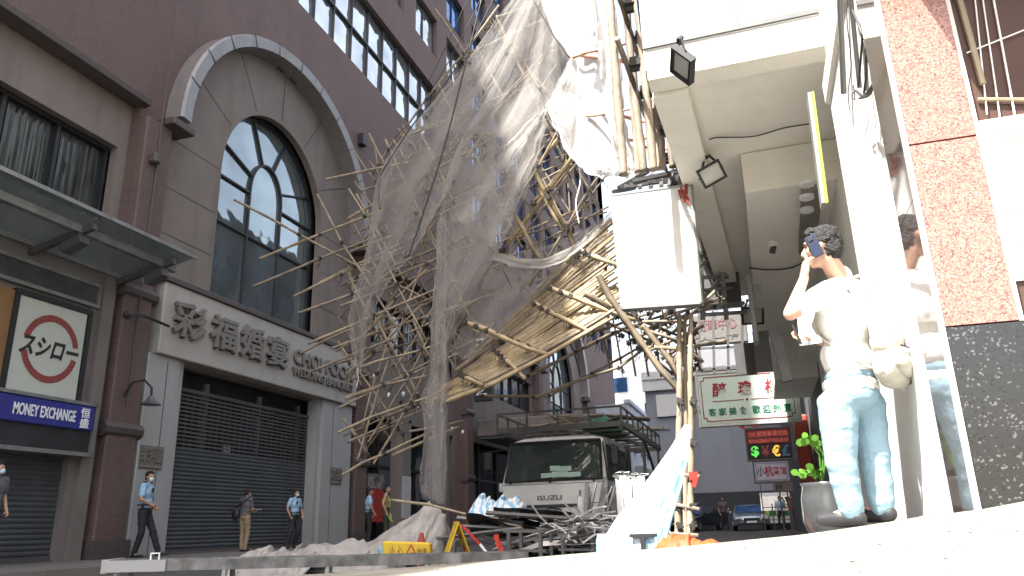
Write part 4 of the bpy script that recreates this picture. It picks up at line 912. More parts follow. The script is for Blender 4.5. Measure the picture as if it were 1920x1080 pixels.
# dark steel frames under the beam
df = thing('steel_sign_frame', 'dark steel frame of crossed bars behind the white board', 'frame', (-.3, 13, 3.2))
mb = MB()
for a, b in (((1310, 400), (1345, 395)), ((1312, 440), (1352, 440)), ((1315, 480), (1358, 476)), ((1318, 520), (1364, 520)), ((1318, 545), (1372, 540)), ((1320, 575), (1395, 568)), ((1312, 500), (1350, 470)), ((1318, 560), (1362, 510)), ((1310, 380), (1318, 600)), ((1345, 400), (1362, 600)), ((1322, 590), (1400, 585))):
    mb.beam(onY(*a, 12.6), onY(*b, 12.9), .07, .05)
mb.build('bars', steel, df)
mb = MB(); a, b = onY(1300, 400, 13.4), onY(1392, 572, 13.4); mb.rng(a.x, b.x, 13.4, 13.5, b.z, a.z+.6); mb.build('backing', steeld, df)
mb = MB(); 
for k in range(4): mb.beam(onY(1310+k*27, 575, 16), onY(1312+k*27, 700, 16), .05, .05)
for y in (655, 695): mb.beam(onY(1290, y, 16), onY(1400, y-6, 16), .05, .05)
a, b = onY(1375, 645, 15.9), onY(1420, 700, 15.9); mb.rng(a.x, b.x, 15.9, 16, b.z, a.z)
tag(mb.build('sign_frame', steeld), 'dark bar frame between the grey sign and the green and red restaurant sign', 'frame')

# ================================================================== HANGING SIGNS
def board(x0, y0, x1, y1, Y, mt, name, label, th=.15, bar=True, fr=None):
    a, b = onY(x0, y0, Y), onY(x1, y1, Y); s_ = thing(name, label, 'sign', ((a.x+b.x)/2, Y, b.z))
    mb = MB(); mb.rng(a.x, b.x, Y, Y+th, b.z, a.z, .02); mb.build('panel', mt, s_)
    if fr:
        mb = MB(); q = .05
        mb.rng(a.x-q, a.x, Y-.02, Y+th, b.z-q, a.z+q); mb.rng(b.x, b.x+q, Y-.02, Y+th, b.z-q, a.z+q); mb.rng(a.x, b.x, Y-.02, Y+th, a.z, a.z+q); mb.rng(a.x, b.x, Y-.02, Y+th, b.z-q, b.z); mb.build('frame', fr, s_)
    if bar:
        mb = MB(); mb.beam((a.x+.1, Y+th/2, a.z+.12), (1.4, Y+th/2, a.z+.12), .05, .05); mb.beam((a.x+.3, Y+th/2, a.z), (a.x+.3, Y+th/2, a.z+.12), .04, .04); mb.build('bracket', steeld, s_)
    return s_, a, b
gs, a, b = board(1297, 592, 1404, 640, 17, mat('grey_sign_face', (.16, .15, .145), .5, dirt=.3), 'faded_sign', 'faded grey signboard with pinkish characters below the dark steel frame')  # face colour lowered to stand in for shade on the sign
text('新華中心', ((a.x+b.x)/2-.05, 17, (a.z+b.z)/2+.1), XD, ZD, .85, .26, mat('faded_red_print', (.16, .07, .075), .6), 'lettering', gs, .01, .02)
text('人一下', ((a.x+b.x)/2-.05, 17, b.z+.14), XD, ZD, .85, .1, mat('grey_print', (.1, .1, .095), .6), 'lettering', gs, .01, .01)
rs, a, b = board(1306, 704, 1500, 786, 20, mat('pale_green_face', (.55, .68, .62), .4, var=.04), 'restaurant_hanging_sign', 'pale green hanging sign with red border, red characters and a green line of characters below', .3, True, mat('sign_edge_white', (.55, .57, .56), .5))
cx = (a.x+b.x)/2; w_ = b.x-a.x; h_ = a.z-b.z
for ch, dx in (('醉', -.52), ('瓊', -.02), ('樓', .5)): text(ch, (cx+dx*w_*.53, 20, b.z+h_*.68), XD, ZD, .34, .36, mat('dark_red_print', (.3, .01, .03), .5), 'character', rs, .012, .018, .1)
for i, ch in enumerate('客家美食歡迎外賣'): text(ch, (cx+(-.37+i*.105+(.03 if i > 3 else 0))*w_, 20, b.z+h_*.24), XD, ZD, .19, .2, mat('dark_green_print', (.01, .16, .08), .5), 'character', rs, .012, .014)
mb = MB(); q = .08; x0, x1, z0, z1 = a.x+q, b.x-q, b.z+q, a.z-q; c_ = .08
loop = [(x0+c_, z0), (x1-c_, z0), (x1-c_, z0+c_), (x1, z0+c_), (x1, z1-c_), (x1-c_, z1-c_), (x1-c_, z1), (x0+c_, z1), (x0+c_, z1-c_), (x0, z1-c_), (x0, z0+c_), (x0+c_, z0+c_)]
for p_, r_ in zip(loop, loop[1:]+loop[:1]): mb.beam((p_[0], 19.995, p_[1]), (r_[0], 19.995, r_[1]), .01, .022)
mb.beam((x0+.25, 19.995, b.z+h_*.45), (cx-.08, 19.995, b.z+h_*.45), .01, .014); mb.beam((cx+.08, 19.995, b.z+h_*.45), (x1-.25, 19.995, b.z+h_*.45), .01, .014); mb.ball((cx, 19.995, b.z+h_*.45), .03, 8, 6); mb.build('border', MATS['dark_red_print'], rs)
ms, a, b = board(1398, 806, 1487, 858, 24, blk, 'currency_sign', 'dark electronic sign with red text and glowing dollar, yen, euro and pound symbols', .2, True, steeld)
w_ = b.x-a.x; h_ = a.z-b.z; cx = (a.x+b.x)/2
def em(n_, c_, s_): return mat(n_, c_, .6, emit=(c_, s_))
mb = MB(); mb.rng(a.x+.02, b.x-.02, 23.98, 24, b.z+h_*.5, a.z-.02); mb.build('red_band', mat('dark_red_band', (.14, .02, .02), .5), ms)
text('100 國際專業找換', (cx, 23.98, b.z+h_*.83), XD, ZD, w_*.9, h_*.18, em('red_led', (.5, .1, .08), .1), 'lettering', ms, .01, .01)
text('MANAGEMENT PROUD BY', (cx, 23.98, b.z+h_*.6), XD, ZD, w_*.9, h_*.12, MATS['red_led'], 'lettering', ms, .01, .01)
for ch, dx, n_, c_, s_ in (('$', -.34, 'green_led', (.1, .6, .1), .25), ('¥', -.1, 'dim_red_led', (.22, .05, .05), .04), ('€', .14, 'yellow_led', (.8, .5, .08), .22), ('£', .36, 'dim_blue_led', (.05, .1, .18), .05)):
    text(ch, (cx+dx*w_, 23.97, b.z+h_*.25), XD, ZD, w_*.18, h_*.38, em(n_, c_, s_), 'symbol', ms, .01, .03)
xs_, a, b = board(1413, 866, 1481, 902, 28, mat('lilac_face', (.42, .42, .5), .5, var=.05), 'noodle_shop_sign', 'small lilac sign with dark brush characters under the currency sign', .1, True, steeld)
w_ = b.x-a.x; h_ = a.z-b.z; cx = (a.x+b.x)/2
for ch, dx, s_, n_ in (('小', -.32, .3, blk), ('杭', -.08, .34, MATS['dark_red_print']), ('菜', .14, .24, MATS['dark_red_print']), ('館', .34, .24, MATS['dark_red_print'])): text(ch, (cx+dx*w_, 28, b.z+h_*.52), XD, ZD, s_*.8, s_*1.1, n_, 'character', xs_, .01, .02)
mb = MB()
for z in (a.z-.06, b.z+.06): mb.rng(a.x+.05, b.x-.05, 27.99, 28, z-.015, z+.015)
for x in (a.x+.06, b.x-.06): mb.rng(x-.015, x+.015, 27.99, 28, b.z+.06, a.z-.06)
mb.build('border', mat('purple_print', (.2, .17, .32), .5), xs_)
bs_, a, b = board(1449, 903, 1489, 922, 32, mat('brown_board', (.13, .11, .1), .6), 'brown_board', 'small brown board with a dark letter H on two posts', .08, False)
text('H', (a.x+.2, 32, (a.z+b.z)/2), XD, ZD, .2, .28, blk, 'letter', bs_, .01, .02, .25)
mb = MB()
for x in (a.x+.2, b.x-.25): mb.rng(x-.03, x+.03, 32.02, 32.08, 0, b.z)
mb.build('post', steeld, bs_)
mb = MB(); a = onY(1497, 745, 26); b = onY(1495, 830, 26); mb.beam(a, b, .05, .05); tag(mb.build('led_strip', em('violet_led', (.35, .3, .9), .8)), 'thin violet light strip on the shopfront beside the hanging signs', 'light')
mb = MB(); a, b = onY(1375, 795, 23), onY(1420, 800, 23); mb.beam(a, b, .04, .04); mb.prism([a+V((.05, 0, 0)), a+V((.35, 0, 0)), a+V((.25, 0, -.18))], (0, .02, 0)); tag(mb.build('pennant', redp), 'small dark red pennant on a bar beside the currency sign', 'flag')
# shopfront clutter along the right: red lantern strip
mb = MB(); mb.rng(.95, 1.3, 21, 21.3, 1.4, 3.1, .05); tag(mb.build('side_banner', ora2), 'dim red banner on the shopfront behind the man', 'banner')
# ================================================================== TRUCK
tk = thing('truck', 'white crew cab truck with roof rack facing the camera under the scaffold', 'truck', (-3.7, 14, 0))
X1, X2, Yf = -4.66, -2.68, 14.0
def cabprof(y0, top=2.2):    # side profile (Y, z)
    return [(y0+.05, .42), (y0, .62), (y0, 1.0), (y0+.02, 1.32), (y0+.3, 2.02), (y0+.42, top-.05), (y0+.65, top), (y0+2.9, top+.03), (y0+3.02, top-.1), (y0+3.02, .42)]
mb = MB(); pr = cabprof(Yf)
nx = 9; P = []
for i in range(nx):
    s_ = i/(nx-1)*2-1; e = abs(s_)**6; x = lerp(X1, X2, i/(nx-1)); row = []
    for (y, z) in pr: row.append(V((x-(s_*.1*max(0, (z-1.3))/.9 if abs(s_) > .2 else 0)*abs(s_), y+e*.10*(1 if y < Yf+1 else 0), z-e*.05*(1 if z > 1.9 else 0))))
    P.append(row+[row[0]])
mb.grid(P)
for R_ in (P[0], P[-1]): mb.add(R_[:-1], [tuple(range(len(R_)-1))])
mb.build('cab', whp, tk, smooth=False)
def sx(s_): return lerp(X1, X2, (s_+1)/2)
# windscreen following the rake
def wsp(s_, t_, off): y = Yf+.02+.28*t_-off; z = 1.36+.68*t_; return V((sx(s_*(.93-.05*t_)), y+abs(s_)**6*.09-.004, z))
mb = MB(); mb.grid([[wsp(i/8-1, j/6*1.02-.0, .02) for i in range(17)] for j in range(7)]); mb.build('windscreen', glassw, tk, smooth=True)
mb = MB(); B = [wsp(i/8-1, -.03, .03) for i in range(17)]+[wsp(1.0, j/6, .03) for j in range(1, 7)]+[wsp(1-i/8, 1.04, .03) for i in range(17)]+[wsp(-1.0, 1-j/6, .03) for j in range(1, 7)]
mb.tube(B+[B[0]], .022, 6); mb.build('windscreen_seal', blk, tk)
for px_, w_ in ((-.6, .5), (.05, .5)):
    mb = MB(); mb.tube([wsp(px_-.1, -.06, .05), wsp(px_+.12, -.01, .06), wsp(px_+.62, .03, .06)], .012, 5); mb.build('wiper', blk, tk)
mb = MB(); a = wsp(.2, .04, -.12)
for k, (x, z, w_, h_) in enumerate(((-3.75, 1.42, .25, .1), (-3.52, 1.43, .3, .12), (-3.45, 1.54, .28, .09), (-3.25, 1.42, .25, .1), (-3.62, 1.55, .18, .1))):
    mb.rng(x-w_/2, x+w_/2, Yf-.025+.41*(z-1.3)-.02, Yf+.0+.41*(z-1.3), z-h_/2, z+h_/2)
mb.build('dashboard_papers', mat('mint_paper', (.45, .62, .54), .6, var=.1), tk)
mb = MB(); mb.rng(X1+.05, X2-.05, Yf-.012, Yf+.01, 1.02, 1.27); mb.rng(X1+.05, X2-.05, Yf-.012, Yf+.01, .92, 1.015); mb.build('front_panel', whp, tk)
mb = MB(); mb.rng(X1+.06, X2-.06, Yf-.014, Yf-.01, 1.27, 1.28); mb.rng(X1+.5, X2-.5, Yf-.02, Yf-.005, .85, .91); 
for x in (X1+.2, X2-.2, -3.7): mb.rng(x-.02, x+.02, Yf-.03, Yf-.01, 1.29, 1.32)
mb.rng(X1+.02, X2-.02, Yf-.03, Yf+.02, .62, .7); mb.build('grille_slot', blk, tk)
text('ISUZU', (-3.72, Yf-.015, 1.02+.01), XD, ZD, .46, .085, steeld, 'lettering', tk, .015, .012)
mb = MB(); mb.rng(X1-.03, X2+.03, Yf-.1, Yf+.1, .4, .66, .04); mb.build('bumper', whp, tk)
for s_ in (-1, 1):
    mb = MB(); c = sx(s_*.84); mb.rng(c-.16, c+.16, Yf-.03, Yf+.08, .68, .94, .03); mb.mi = 1; mb.rng(c-.12, c+.12, Yf-.035, Yf-.028, .71, .91); mb.build('headlight', [steel, mat('lamp_lens', (.6, .62, .62), .1)], tk)
    mb = MB(); c = sx(s_*1.0); mb.rng(c-.05, c+.03, Yf+.02, Yf+.18, 1.16, 1.32, .02); mb.build('indicator', mat('lamp_lens', (.6, .62, .62), .1), tk)
    mb = MB(); m0 = V((sx(s_*1.02), Yf+.15, 1.5)); m1 = V((sx(s_*1.22), Yf-.1, 1.55)); mb.tube([m0, m1, m1+V((0, 0, .35)), m0+V((0, .1, .45))], .012, 6); mb.box(m1+V((0, .02, .17)), (.2 if False else .16, .06, .34), None, .03); mb.build('mirror', blk, tk)
# side windows, doors (right side is seen)
for s_, xx in ((1, X2), (-1, X1)):
    for y0, y1, nm in ((Yf+.42, Yf+1.35, 'side_window'), (Yf+1.6, Yf+2.6, 'side_window')):
        o = s_*.012; tl = .0
        mb = MB(); pts = [(y0, 1.30 if y0 < Yf+1 else 1.36), (y1, 1.36), (y1, 2.0), (y0+(.22 if y0 < Yf+1 else .05), 2.0)]
        f_ = lambda y, z: V((xx+o-s_*.1*max(0, z-1.3)/.9+s_*.012, y, z))
        mb.prism([f_(y, z) for y, z in pts], (-s_*.01, 0, 0)); mb.build(nm, glassw, tk)
    mb = MB()
    for y in (Yf+.3, Yf+1.47, Yf+2.75): mb.beam((xx+s_*.004, y, .6), (xx+s_*.004, y, 1.32), .01, .015); mb.beam((xx+s_*.004, y, 1.32), (xx+s_*.004-s_*.1*.75, y+.03, 2.02), .012, .02)
    mb.build('door_seams', blk, tk)
    for y in (Yf+1.25, Yf+2.5): mb = MB(); mb.rng(xx, xx+s_*.03, y, y+.16, 1.2, 1.24); mb.build('door_handle', steeld, tk)
for y in (Yf+1.0, Yf+4.9):
    for x in (X1+.15, X2-.15):
        wh = MB(); wh.tube([(x-.12, y, .38), (x-.1, y, .38), (x+.1, y, .38), (x+.12, y, .38)], [.33, .38, .38, .33], 22); wo = wh.build('wheel', rub, tk)
        r_ = MB(); r_.tube([(x-.13, y, .38), (x+.13, y, .38)], .2, 16); r_.build('rim', steel, wo)
mb = MB(); mb.rng(X1+.2, X2-.2, Yf+.3, Yf+6.2, .42, .62); mb.build('chassis', steeld, tk)
mb = MB(); mb.rng(X1-.02, X2+.02, Yf+3.2, Yf+6.3, .8, .95); mb.mi = 1
for x in (X1, X2): mb.rng(x-.02, x+.02, Yf+3.2, Yf+6.3, .951, 1.5)
mb.rng(X1+.021, X2-.021, Yf+3.2, Yf+3.25, .951, 2.2); mb.build('load_bed', [steeld, steeld], tk)
# roof rack over the whole truck
rk = MB(); za, zb = 2.3, 2.62; xa, xb, ya, yb = X1-.08, X2+.35, Yf+.1, Yf+5.6
for x in (xa, xb): rk.beam((x, ya, za), (x, yb, za), .07, .1); rk.beam((x, ya, zb), (x, yb, zb), .035, .035)
for y in (ya, yb): rk.beam((xa, y, za), (xb, y, za), .07, .1); rk.beam((xa, y, zb), (xb, y, zb), .035, .035)
for k in range(9): y = lerp(ya, yb, k/8); rk.beam((xa, y, za), (xa, y, zb), .035, .035); rk.beam((xb, y, za), (xb, y, zb), .035, .035); rk.beam((xa, y, za-.03), (xb, y, za-.03), .04, .04)
for k in range(1, 4): x = lerp(xa, xb, k/4); rk.beam((x, ya, za), (x, ya, zb), .035, .035)
for x in (xa+.05, xb-.05):
    for y in (Yf+3.1, yb): rk.beam((x, y, .9), (x, y, za), .06, .06)
rk.beam((xb-.03, Yf+3.1, 2.3), (xb-.03, yb, 1.2), .05, .05); rk.build('roof_rack', steeld, tk)
for k in range(26):
    mb = MB(); x = rnd.uniform(xa+.1, xb-.5); y = rnd.uniform(Yf+.3, Yf+4); a = rnd.uniform(-.9, .3); l = rnd.uniform(.7, 1.6)
    c = V((x+.2, y+.6, 2.42+rnd.uniform(0, .28))); d = V((cos(a)*.7, sin(a), rnd.uniform(-.25, .12))).normalized()*l/2
    if k % 2: mb.beam(c-d, c+d, rnd.uniform(.06, .16), .03, rnd.uniform(-.5, .5))
    else: bamboo(mb, [c-d, c+d], .035)
    tag(mb.build('broken_bamboo' if k % 2 == 0 else 'plank', rnd.choice([bambd, mat('weathered_wood', (.2, .17, .14), .8, var=.3, dirt=.4)])), 'broken bamboo or weathered plank fallen on the roof rack of the truck', 'bamboo' if k % 2 == 0 else 'plank', 'broken pieces on the truck roof rack')
mb = MB()
mb.grid([[V((lerp(-3.3, -2.6, i/16), lerp(14.6, 17, j/16), 2.36+.32*sin(pi*i/16)*sin(pi*j/16)+.06*noise.noise((i*.6, j*.6, 3)))) for i in range(17)] for j in range(17)])
tag(mb.build('green_netting_heap', grnn, smooth=True), 'crumpled dark green netting heaped on the roof rack', 'netting')

# ================================================================== DEBRIS ON THE STREET
G = lambda X, Y: max(rampz(X, Y), 0) if Y < 15 else 0
def piece(c, d, l, w_, h_, roll, mt, name, label, grp, kink=0):
    c = V(c); d = V(d).normalized()*l/2; mb = MB()
    if kink: m_ = c+V((0, 0, kink)); mb.beam(c-d, m_, w_, h_, roll); mb.beam(m_, c+d, w_, h_, roll)
    else: mb.beam(c-d, c+d, w_, h_, roll)
    return tag(mb.build(name, mt), label, 'metal strip' if 'strip' in name else name.replace('_', ' '), grp)
def PX(x, y, Y): return onY(x, y, Y)
for k in range(62):
    x = rnd.gauss(1085, 62); y = rnd.uniform(990, 1032)-max(0, 20-abs(x-1085)*.25)
    if x > 1205 or x < 930: x = rnd.uniform(1000, 1180)
    Y = rnd.uniform(9.6, 12.6); c = PX(x, y, Y); c.z = max(c.z, G(c.x, c.y)+.06)
    a = rnd.uniform(-.9, .9) if x > 1060 else rnd.uniform(-.4, .4); piece(c, (cos(a), sin(a)*.6, rnd.uniform(-.3, .3)), rnd.uniform(.35, 1.2), rnd.choice([.03, .05, .07]), .012, rnd.uniform(-1.5, 1.5), rnd.choice([alu, alu, steel, steeld]), 'metal_strip', 'bent metal strip in the tangled heap in front of the truck', 'metal strips heaped before the truck', rnd.choice([0, 0, .06, -.05]))
for k in range(16):
    x = lerp(1082, 1140, k/15)+rnd.uniform(-6, 6); Y = 12.6+rnd.uniform(-.3, .3); c = PX(x, 962+rnd.uniform(-6, 22)-(x-1082)*.25, Y); lean = (x-1110)/70
    piece(c, (lean*.5+.25+rnd.uniform(-.15, .15), .1, 1), rnd.uniform(.6, .95), .07, .015, rnd.uniform(-.6, .6), alu, 'metal_strip', 'aluminium strip leaning upright against the front of the truck', 'metal strips leaning on the truck')
for k in range(15):
    t_ = k/14; b = PX(lerp(1163, 1190, t_), 965, 10.4+.3*rnd.random()); p = PX(lerp(1156, 1206, t_), 900+rnd.uniform(-6, 10)-6*sin(pi*t_), 10.5+.3*rnd.random()); b.z = .12
    tag((lambda m_: (m_.tube([b, b.lerp(p, .5), p], .022, 8), m_.build('plastic_tube', pvc, smooth=True))[1])(MB()), 'white plastic tube in the upright bundle beside the truck', 'tube', 'white tubes standing beside the truck')
    if k % 2 == 0:
        mb = MB(); q = [p+V((rnd.uniform(-.04, .04)*j, 0, .05*j-.012*j*j)) for j in range(6)]; mb.tube(q, .007, 5); tag(mb.build('loose_wire', steel), 'loose grey wire curling out of the white tube bundle', 'wire', 'wires in the tube bundle')
for k in range(46):
    x = rnd.uniform(1040, 1190); y = rnd.uniform(982, 1032)-max(0, 12-abs(x-1100)*.2); Y = rnd.uniform(8.7, 10.4); c = PX(x, y, Y); c.z = max(c.z, G(c.x, c.y)+.03)
    mb = MB(); a = rnd.uniform(0, 6.28); p = c.copy(); d = V((cos(a), sin(a)*.5, rnd.uniform(-.2, .5))).normalized(); pts = [p.copy()]
    for j in range(5):
        p = p+d*rnd.uniform(.05, .16); d = (d+V((rnd.uniform(-.5, .5), rnd.uniform(-.4, .4), rnd.uniform(-.5, .35)))).normalized(); p.z = max(p.z, G(p.x, p.y)+.02); pts.append(p.copy())
    if k % 3: 
        for q0, q1 in zip(pts, pts[1:]): mb.beam(q0, q1, .035, .008, rnd.uniform(-.4, .4))
    else: mb.tube(pts, .012, 6)
    tag(mb.build('metal_strip', rnd.choice([alu, alu, steel])), 'short crumpled silver strip at the front of the tangled heap', 'metal strip', 'crumpled silver strips at the front of the heap')
# bent dark panels on the left of the heap
def sheet(P4, Y0, Y1, mt, name, label, cat, grp=None, amp=.05, n=14, th=.015, seed=0):
    A = [V(q) for q in P4]; g_ = []
    for j in range(n+1):
        row = []
        for i in range(n+1):
            s_, t_ = i/n, j/n; c = A[0].lerp(A[1], s_).lerp(A[3].lerp(A[2], s_), t_); p = onY(c.x, c.y, lerp(Y0, Y1, t_)); p.z += amp*noise.noise((s_*2.4, t_*2.4, seed)); p.y += amp*noise.noise((s_*3, t_*3, seed+4)); row.append(p)
        g_.append(row)
    mb = MB(); mb.grid(g_); mb.grid([[p-V((0, 0, th)) for p in r_] for r_ in g_]); return tag(mb.build(name, mt, smooth=True), label, cat, grp)
for i, (P4, mt) in enumerate([(((872, 962), (1005, 990), (1010, 998), (880, 985)), steeld), (((905, 978), (1035, 996), (1020, 1004), (890, 990)), steel), (((925, 950), (1060, 958), (1075, 972), (935, 968)), steeld), (((985, 955), (1070, 960), (1080, 975), (970, 974)), stone),
                              (((880, 985), (1000, 1000), (1000, 1012), (885, 1006)), steeld), (((960, 972), (1060, 985), (1065, 998), (950, 990)), blk), (((895, 1000), (960, 990), (965, 997), (900, 1012)), alu), (((1030, 968), (1110, 978), (1118, 990), (1025, 985)), steeld),
                              (((880, 955), (950, 970), (940, 980), (872, 972)), alu), (((1000, 962), (1050, 950), (1062, 960), (1010, 978)), alu)]):
    sheet(P4, 10.0+.15*i, 10.9+.15*i, mt, 'bent_panel', 'bent metal panel in the heap, %s' % ['sloping down at far left', 'long and grey on top', 'flat and dark behind the pile', 'short and stone grey', 'lowest at the left', 'black in the middle', 'bright narrow one at the left', 'dark one near the truck bumper', 'pale one by the blue bag', 'pale one below the truck badge'][i], 'panel', 'bent panels in the debris', .06, seed=i)
for i in range(22):
    x = rnd.uniform(880, 1060); c = PX(x, rnd.uniform(965, 1022), rnd.uniform(9.8, 11.6)); c.z = max(c.z, .08)
    piece(c, (1, rnd.uniform(-.4, .4), rnd.uniform(-.25, .2)), rnd.uniform(.6, 1.7), .05, .03, rnd.uniform(-1, 1), rnd.choice([steel, steeld, steeld, bambd]), 'metal_strip', 'dull metal strip among the dark panels left of the heap', 'dull strips among the dark panels')
# two steel trestles
def trestle(x0, x1, yt, yb, Y, label):
    t0 = thing('trestle', label, 'trestle', onY((x0+x1)/2, yb, Y)); m1 = MB(); a, b = onY(x0, yt, Y), onY(x1, yt, Y); h_ = max(.25, a.z-G(a.x, Y)-.0)
    m1.beam(a, b, .06, .035); m1.build('top_rail', steeld, t0); m1 = MB(); m1.beam(a+V((0, .5, 0)), b+V((0, .5, 0)), .06, .035); m1.build('top_rail', steeld, t0)
    for p in (a+V((.06, 0, 0)), b-V((.06, 0, 0))):
        for dy in (0, .5): m2 = MB(); m2.beam(p+V((0, dy, 0)), (p.x, p.y+dy, G(p.x, p.y)-.02), .05, .04); m2.build('leg', steeld, t0)
    m3 = MB(); m3.beam(a-V((0, 0, h_*.6)), b-V((0, 0, h_*.6)), .03, .03); m3.build('brace', steeld, t0)
trestle(945, 1022, 996, 1035, 9.3, 'dull steel trestle with four legs in front of the dark panels')
trestle(1046, 1120, 1003, 1035, 9.7, 'dull steel trestle half buried under the bright metal strips')
# blue bag
# grey canvas heap
def heap(prof_, base, Y0, dep, mt, name, label, cat, amp=.07, n=70, m_=22, seed=0, fr=9):
    P = []; A = [V(q) for q in prof_]
    for i in range(n+1):
        t_ = i/n; c = polyat(A, t_); top = onY(c.x, c.y, Y0); bz = base(top.x, Y0) if callable(base) else base; row = []
        for j in range(m_+1):
            s_ = j/m_*2-1; h_ = (top.z-bz)*max(0, 1-abs(s_)**1.7)
            f_ = amp*noise.noise((t_*fr*1.2, s_*2.2, seed))+amp*.5*noise.noise((t_*fr*3, s_*5, seed+4))
            row.append(V((top.x+f_*.6, Y0+s_*dep*(1+.3*noise.noise((t_*4, s_, seed))), bz+max(-.01, h_+f_*min(1, h_*5)))))
        P.append(row)
    mb = MB(); mb.grid(P); return tag(mb.build(name, mt, smooth=True), label, cat)
heap([(560, 1044), (566, 1020), (590, 1022), (640, 1024), (690, 1012), (735, 992), (775, 965), (806, 944), (822, 958), (838, 985), (842, 1040)], 0, 10.6, .55, tarpg, 'canvas_tarpaulin', 'long grey canvas tarpaulin pulled up to a peak on the street', 'tarpaulin', .13)
heap([(888, 968), (893, 936), (915, 932), (935, 940), (958, 935), (975, 942), (984, 962)], onY(930, 968, 10.8).z, 10.8, .3, tarpb, 'plastic_sheet', 'crumpled blue and white plastic sheet lying on the debris left of the truck', 'plastic sheet', .1, seed=11)
heap([(452, 1047), (470, 1034), (500, 1028), (525, 1034), (560, 1036), (585, 1040), (600, 1048)], 0, 9.8, .4, tarpg, 'canvas_heap', 'low crumpled heap of brownish canvas at the left end of the tarpaulin', 'canvas', .1, seed=3)
heap([(660, 1048), (690, 1036), (720, 1030), (750, 1040), (770, 1050)], 0, 9.5, .35, tarpg, 'canvas_heap', 'darker fold of canvas in front of the long tarpaulin', 'canvas', .09, seed=7)
mb = MB(); P = px3([(735, 936), (800, 945), (880, 962), (935, 972)], 10.3); bamboo(mb, P, .02); tag(mb.build('bamboo_pole', bamb, smooth=True), 'single pale bamboo pole lying across the tip of the tarpaulin', 'bamboo')
# yellow floor signs
WARN = '小心地滑'
def floor_panel(A, ud, xd, w_, h_, parent):
    A = V(A); ud = V(ud).normalized(); xd = V(xd).normalized(); nn = xd.cross(ud); R = Matrix((xd, ud, nn)).transposed()
    mb = MB(); mb.box(A+ud*h_/2, (w_, h_, .02), R, .008); mb.build('panel', yel, parent)
    c = A+ud*h_*.42+nn*.011; mb = MB(); t_ = [c+xd*w_*.34*cos(q)+ud*w_*.34*sin(q) for q in (pi/2, pi*7/6, pi*11/6)]
    for a, b in zip(t_, t_[1:]+t_[:1]): mb.beam(a, b, .012, .004)
    mb.beam(c-xd*.02, c+xd*.03+ud*.05, .01, .004); mb.beam(c-xd*.02, c+xd*.04-ud*.03, .01, .004); mb.build('warning_triangle', redp, parent)
    text('小心', A+ud*h_*.72+nn*.011, xd, ud, w_*.55, h_*.12, redp, 'lettering', parent, .003, .01); text('地滑', A+ud*h_*.17+nn*.011, xd, ud, w_*.5, h_*.12, blk, 'lettering', parent, .003, .01)
ap = onY(856, 981, 8.6); fl_ = onY(824, 1056, 8.5); fr_ = onY(888, 1050, 8.9)
fs = thing('wet_floor_sign', 'upright yellow folding wet floor sign in front of the debris', 'floor sign', (ap.x, ap.y, 0))
floor_panel(fr_-V((.0, 0, .12)), ap-fr_+V((0, 0, .12)), (.55, -.8, 0), .26, (ap-fr_).length+.12, fs)
floor_panel(fl_-V((0, 0, .12)), ap-fl_+V((0, 0, .12)), (-.5, .8, 0), .26, (ap-fl_).length+.12, fs)
c = onY(764, 1050, 9.2); fs = thing('wet_floor_sign', 'yellow wet floor sign lying on its side against the grey canvas', 'floor sign', (c.x, c.y, 0))
xd = V((-.05, 0, 1)); ud = V((1, .12, -.05))
def lay(c0):
    mb = MB(); R = Matrix((ud.normalized(), ud.cross(xd).normalized(), xd.normalized())).transposed(); a = onY(726, 1036, 9.2)
    mb.box(c0, (.62, .14, .23), R, .02); mb.build('panel', yel, fs)
    for k, ch in enumerate(WARN[:2]): text(ch, c0+ud.normalized()*(-.16+.1*k)-V((0, .075, 0)), ud, xd, .08, .13, mat('olive_print', (.25, .16, .02), .6), 'lettering', fs, .003, .01)
    q = c0+ud.normalized()*.08-V((0, .076, 0)); mb = MB(); t_ = [q+V((.085*cos(a_), 0, .085*sin(a_))) for a_ in (pi/2, pi*7/6, pi*11/6)]
    for a, b in zip(t_, t_[1:]+t_[:1]): mb.beam(a, b, .004, .014)
    mb.beam(q, q+V((.03, 0, -.03)), .004, .012); mb.build('warning_triangle', redp, fs)
    text('地滑', c0+ud.normalized()*.22-V((0, .075, 0)), ud, xd, .13, .11, MATS['olive_print'], 'lettering', fs, .003, .01)
lay(onY(764, 1034, 9.2))
mb = MB(); mb.ball(onY(722, 1040, 9.3), (.09, .1, .14), 10, 7); tag(remesh(mb, 'blue_bag', mat('sky_blue_plastic', (.2, .45, .65), .6), None, .02, 3, disp=lambda c: .02*noise.noise(c*12)), 'small sky blue bag behind the fallen yellow sign', 'bag')
co = thing('traffic_cone', 'dull red traffic cone half hidden behind the yellow folding sign', 'cone', onY(790, 1030, 10))
b = onY(790, 1030, 9.95); mb = MB(); mb.tube([(b.x, b.y, .03), (b.x, b.y, .5)], [.14, .025], 16); mb.build('cone_body', ora2, co); mb = MB(); mb.rng(b.x-.18, b.x+.18, b.y-.18, b.y+.18, 0, .04); mb.build('base', ora2, co)
mb = MB(); P = px3([(866, 985), (900, 1020), (925, 1052)], 9.3); mb.beam(P[0], P[1], .01, .03); mb.mi = 1; mb.beam(P[1], P[2], .01, .03); tag(mb.build('barrier_tape', [redp, whitel]), 'red and white barrier tape strip behind the yellow folding sign', 'tape')
mb = MB()
for x, y in ((931, 1008), (935, 1020), (940, 1030)): c = onY(x, y, 9); mb.box(c, (.06, .02, .07))
tag(mb.build('tape_scrap', redp), 'scrap of red and white tape tied to the left trestle', 'tape')
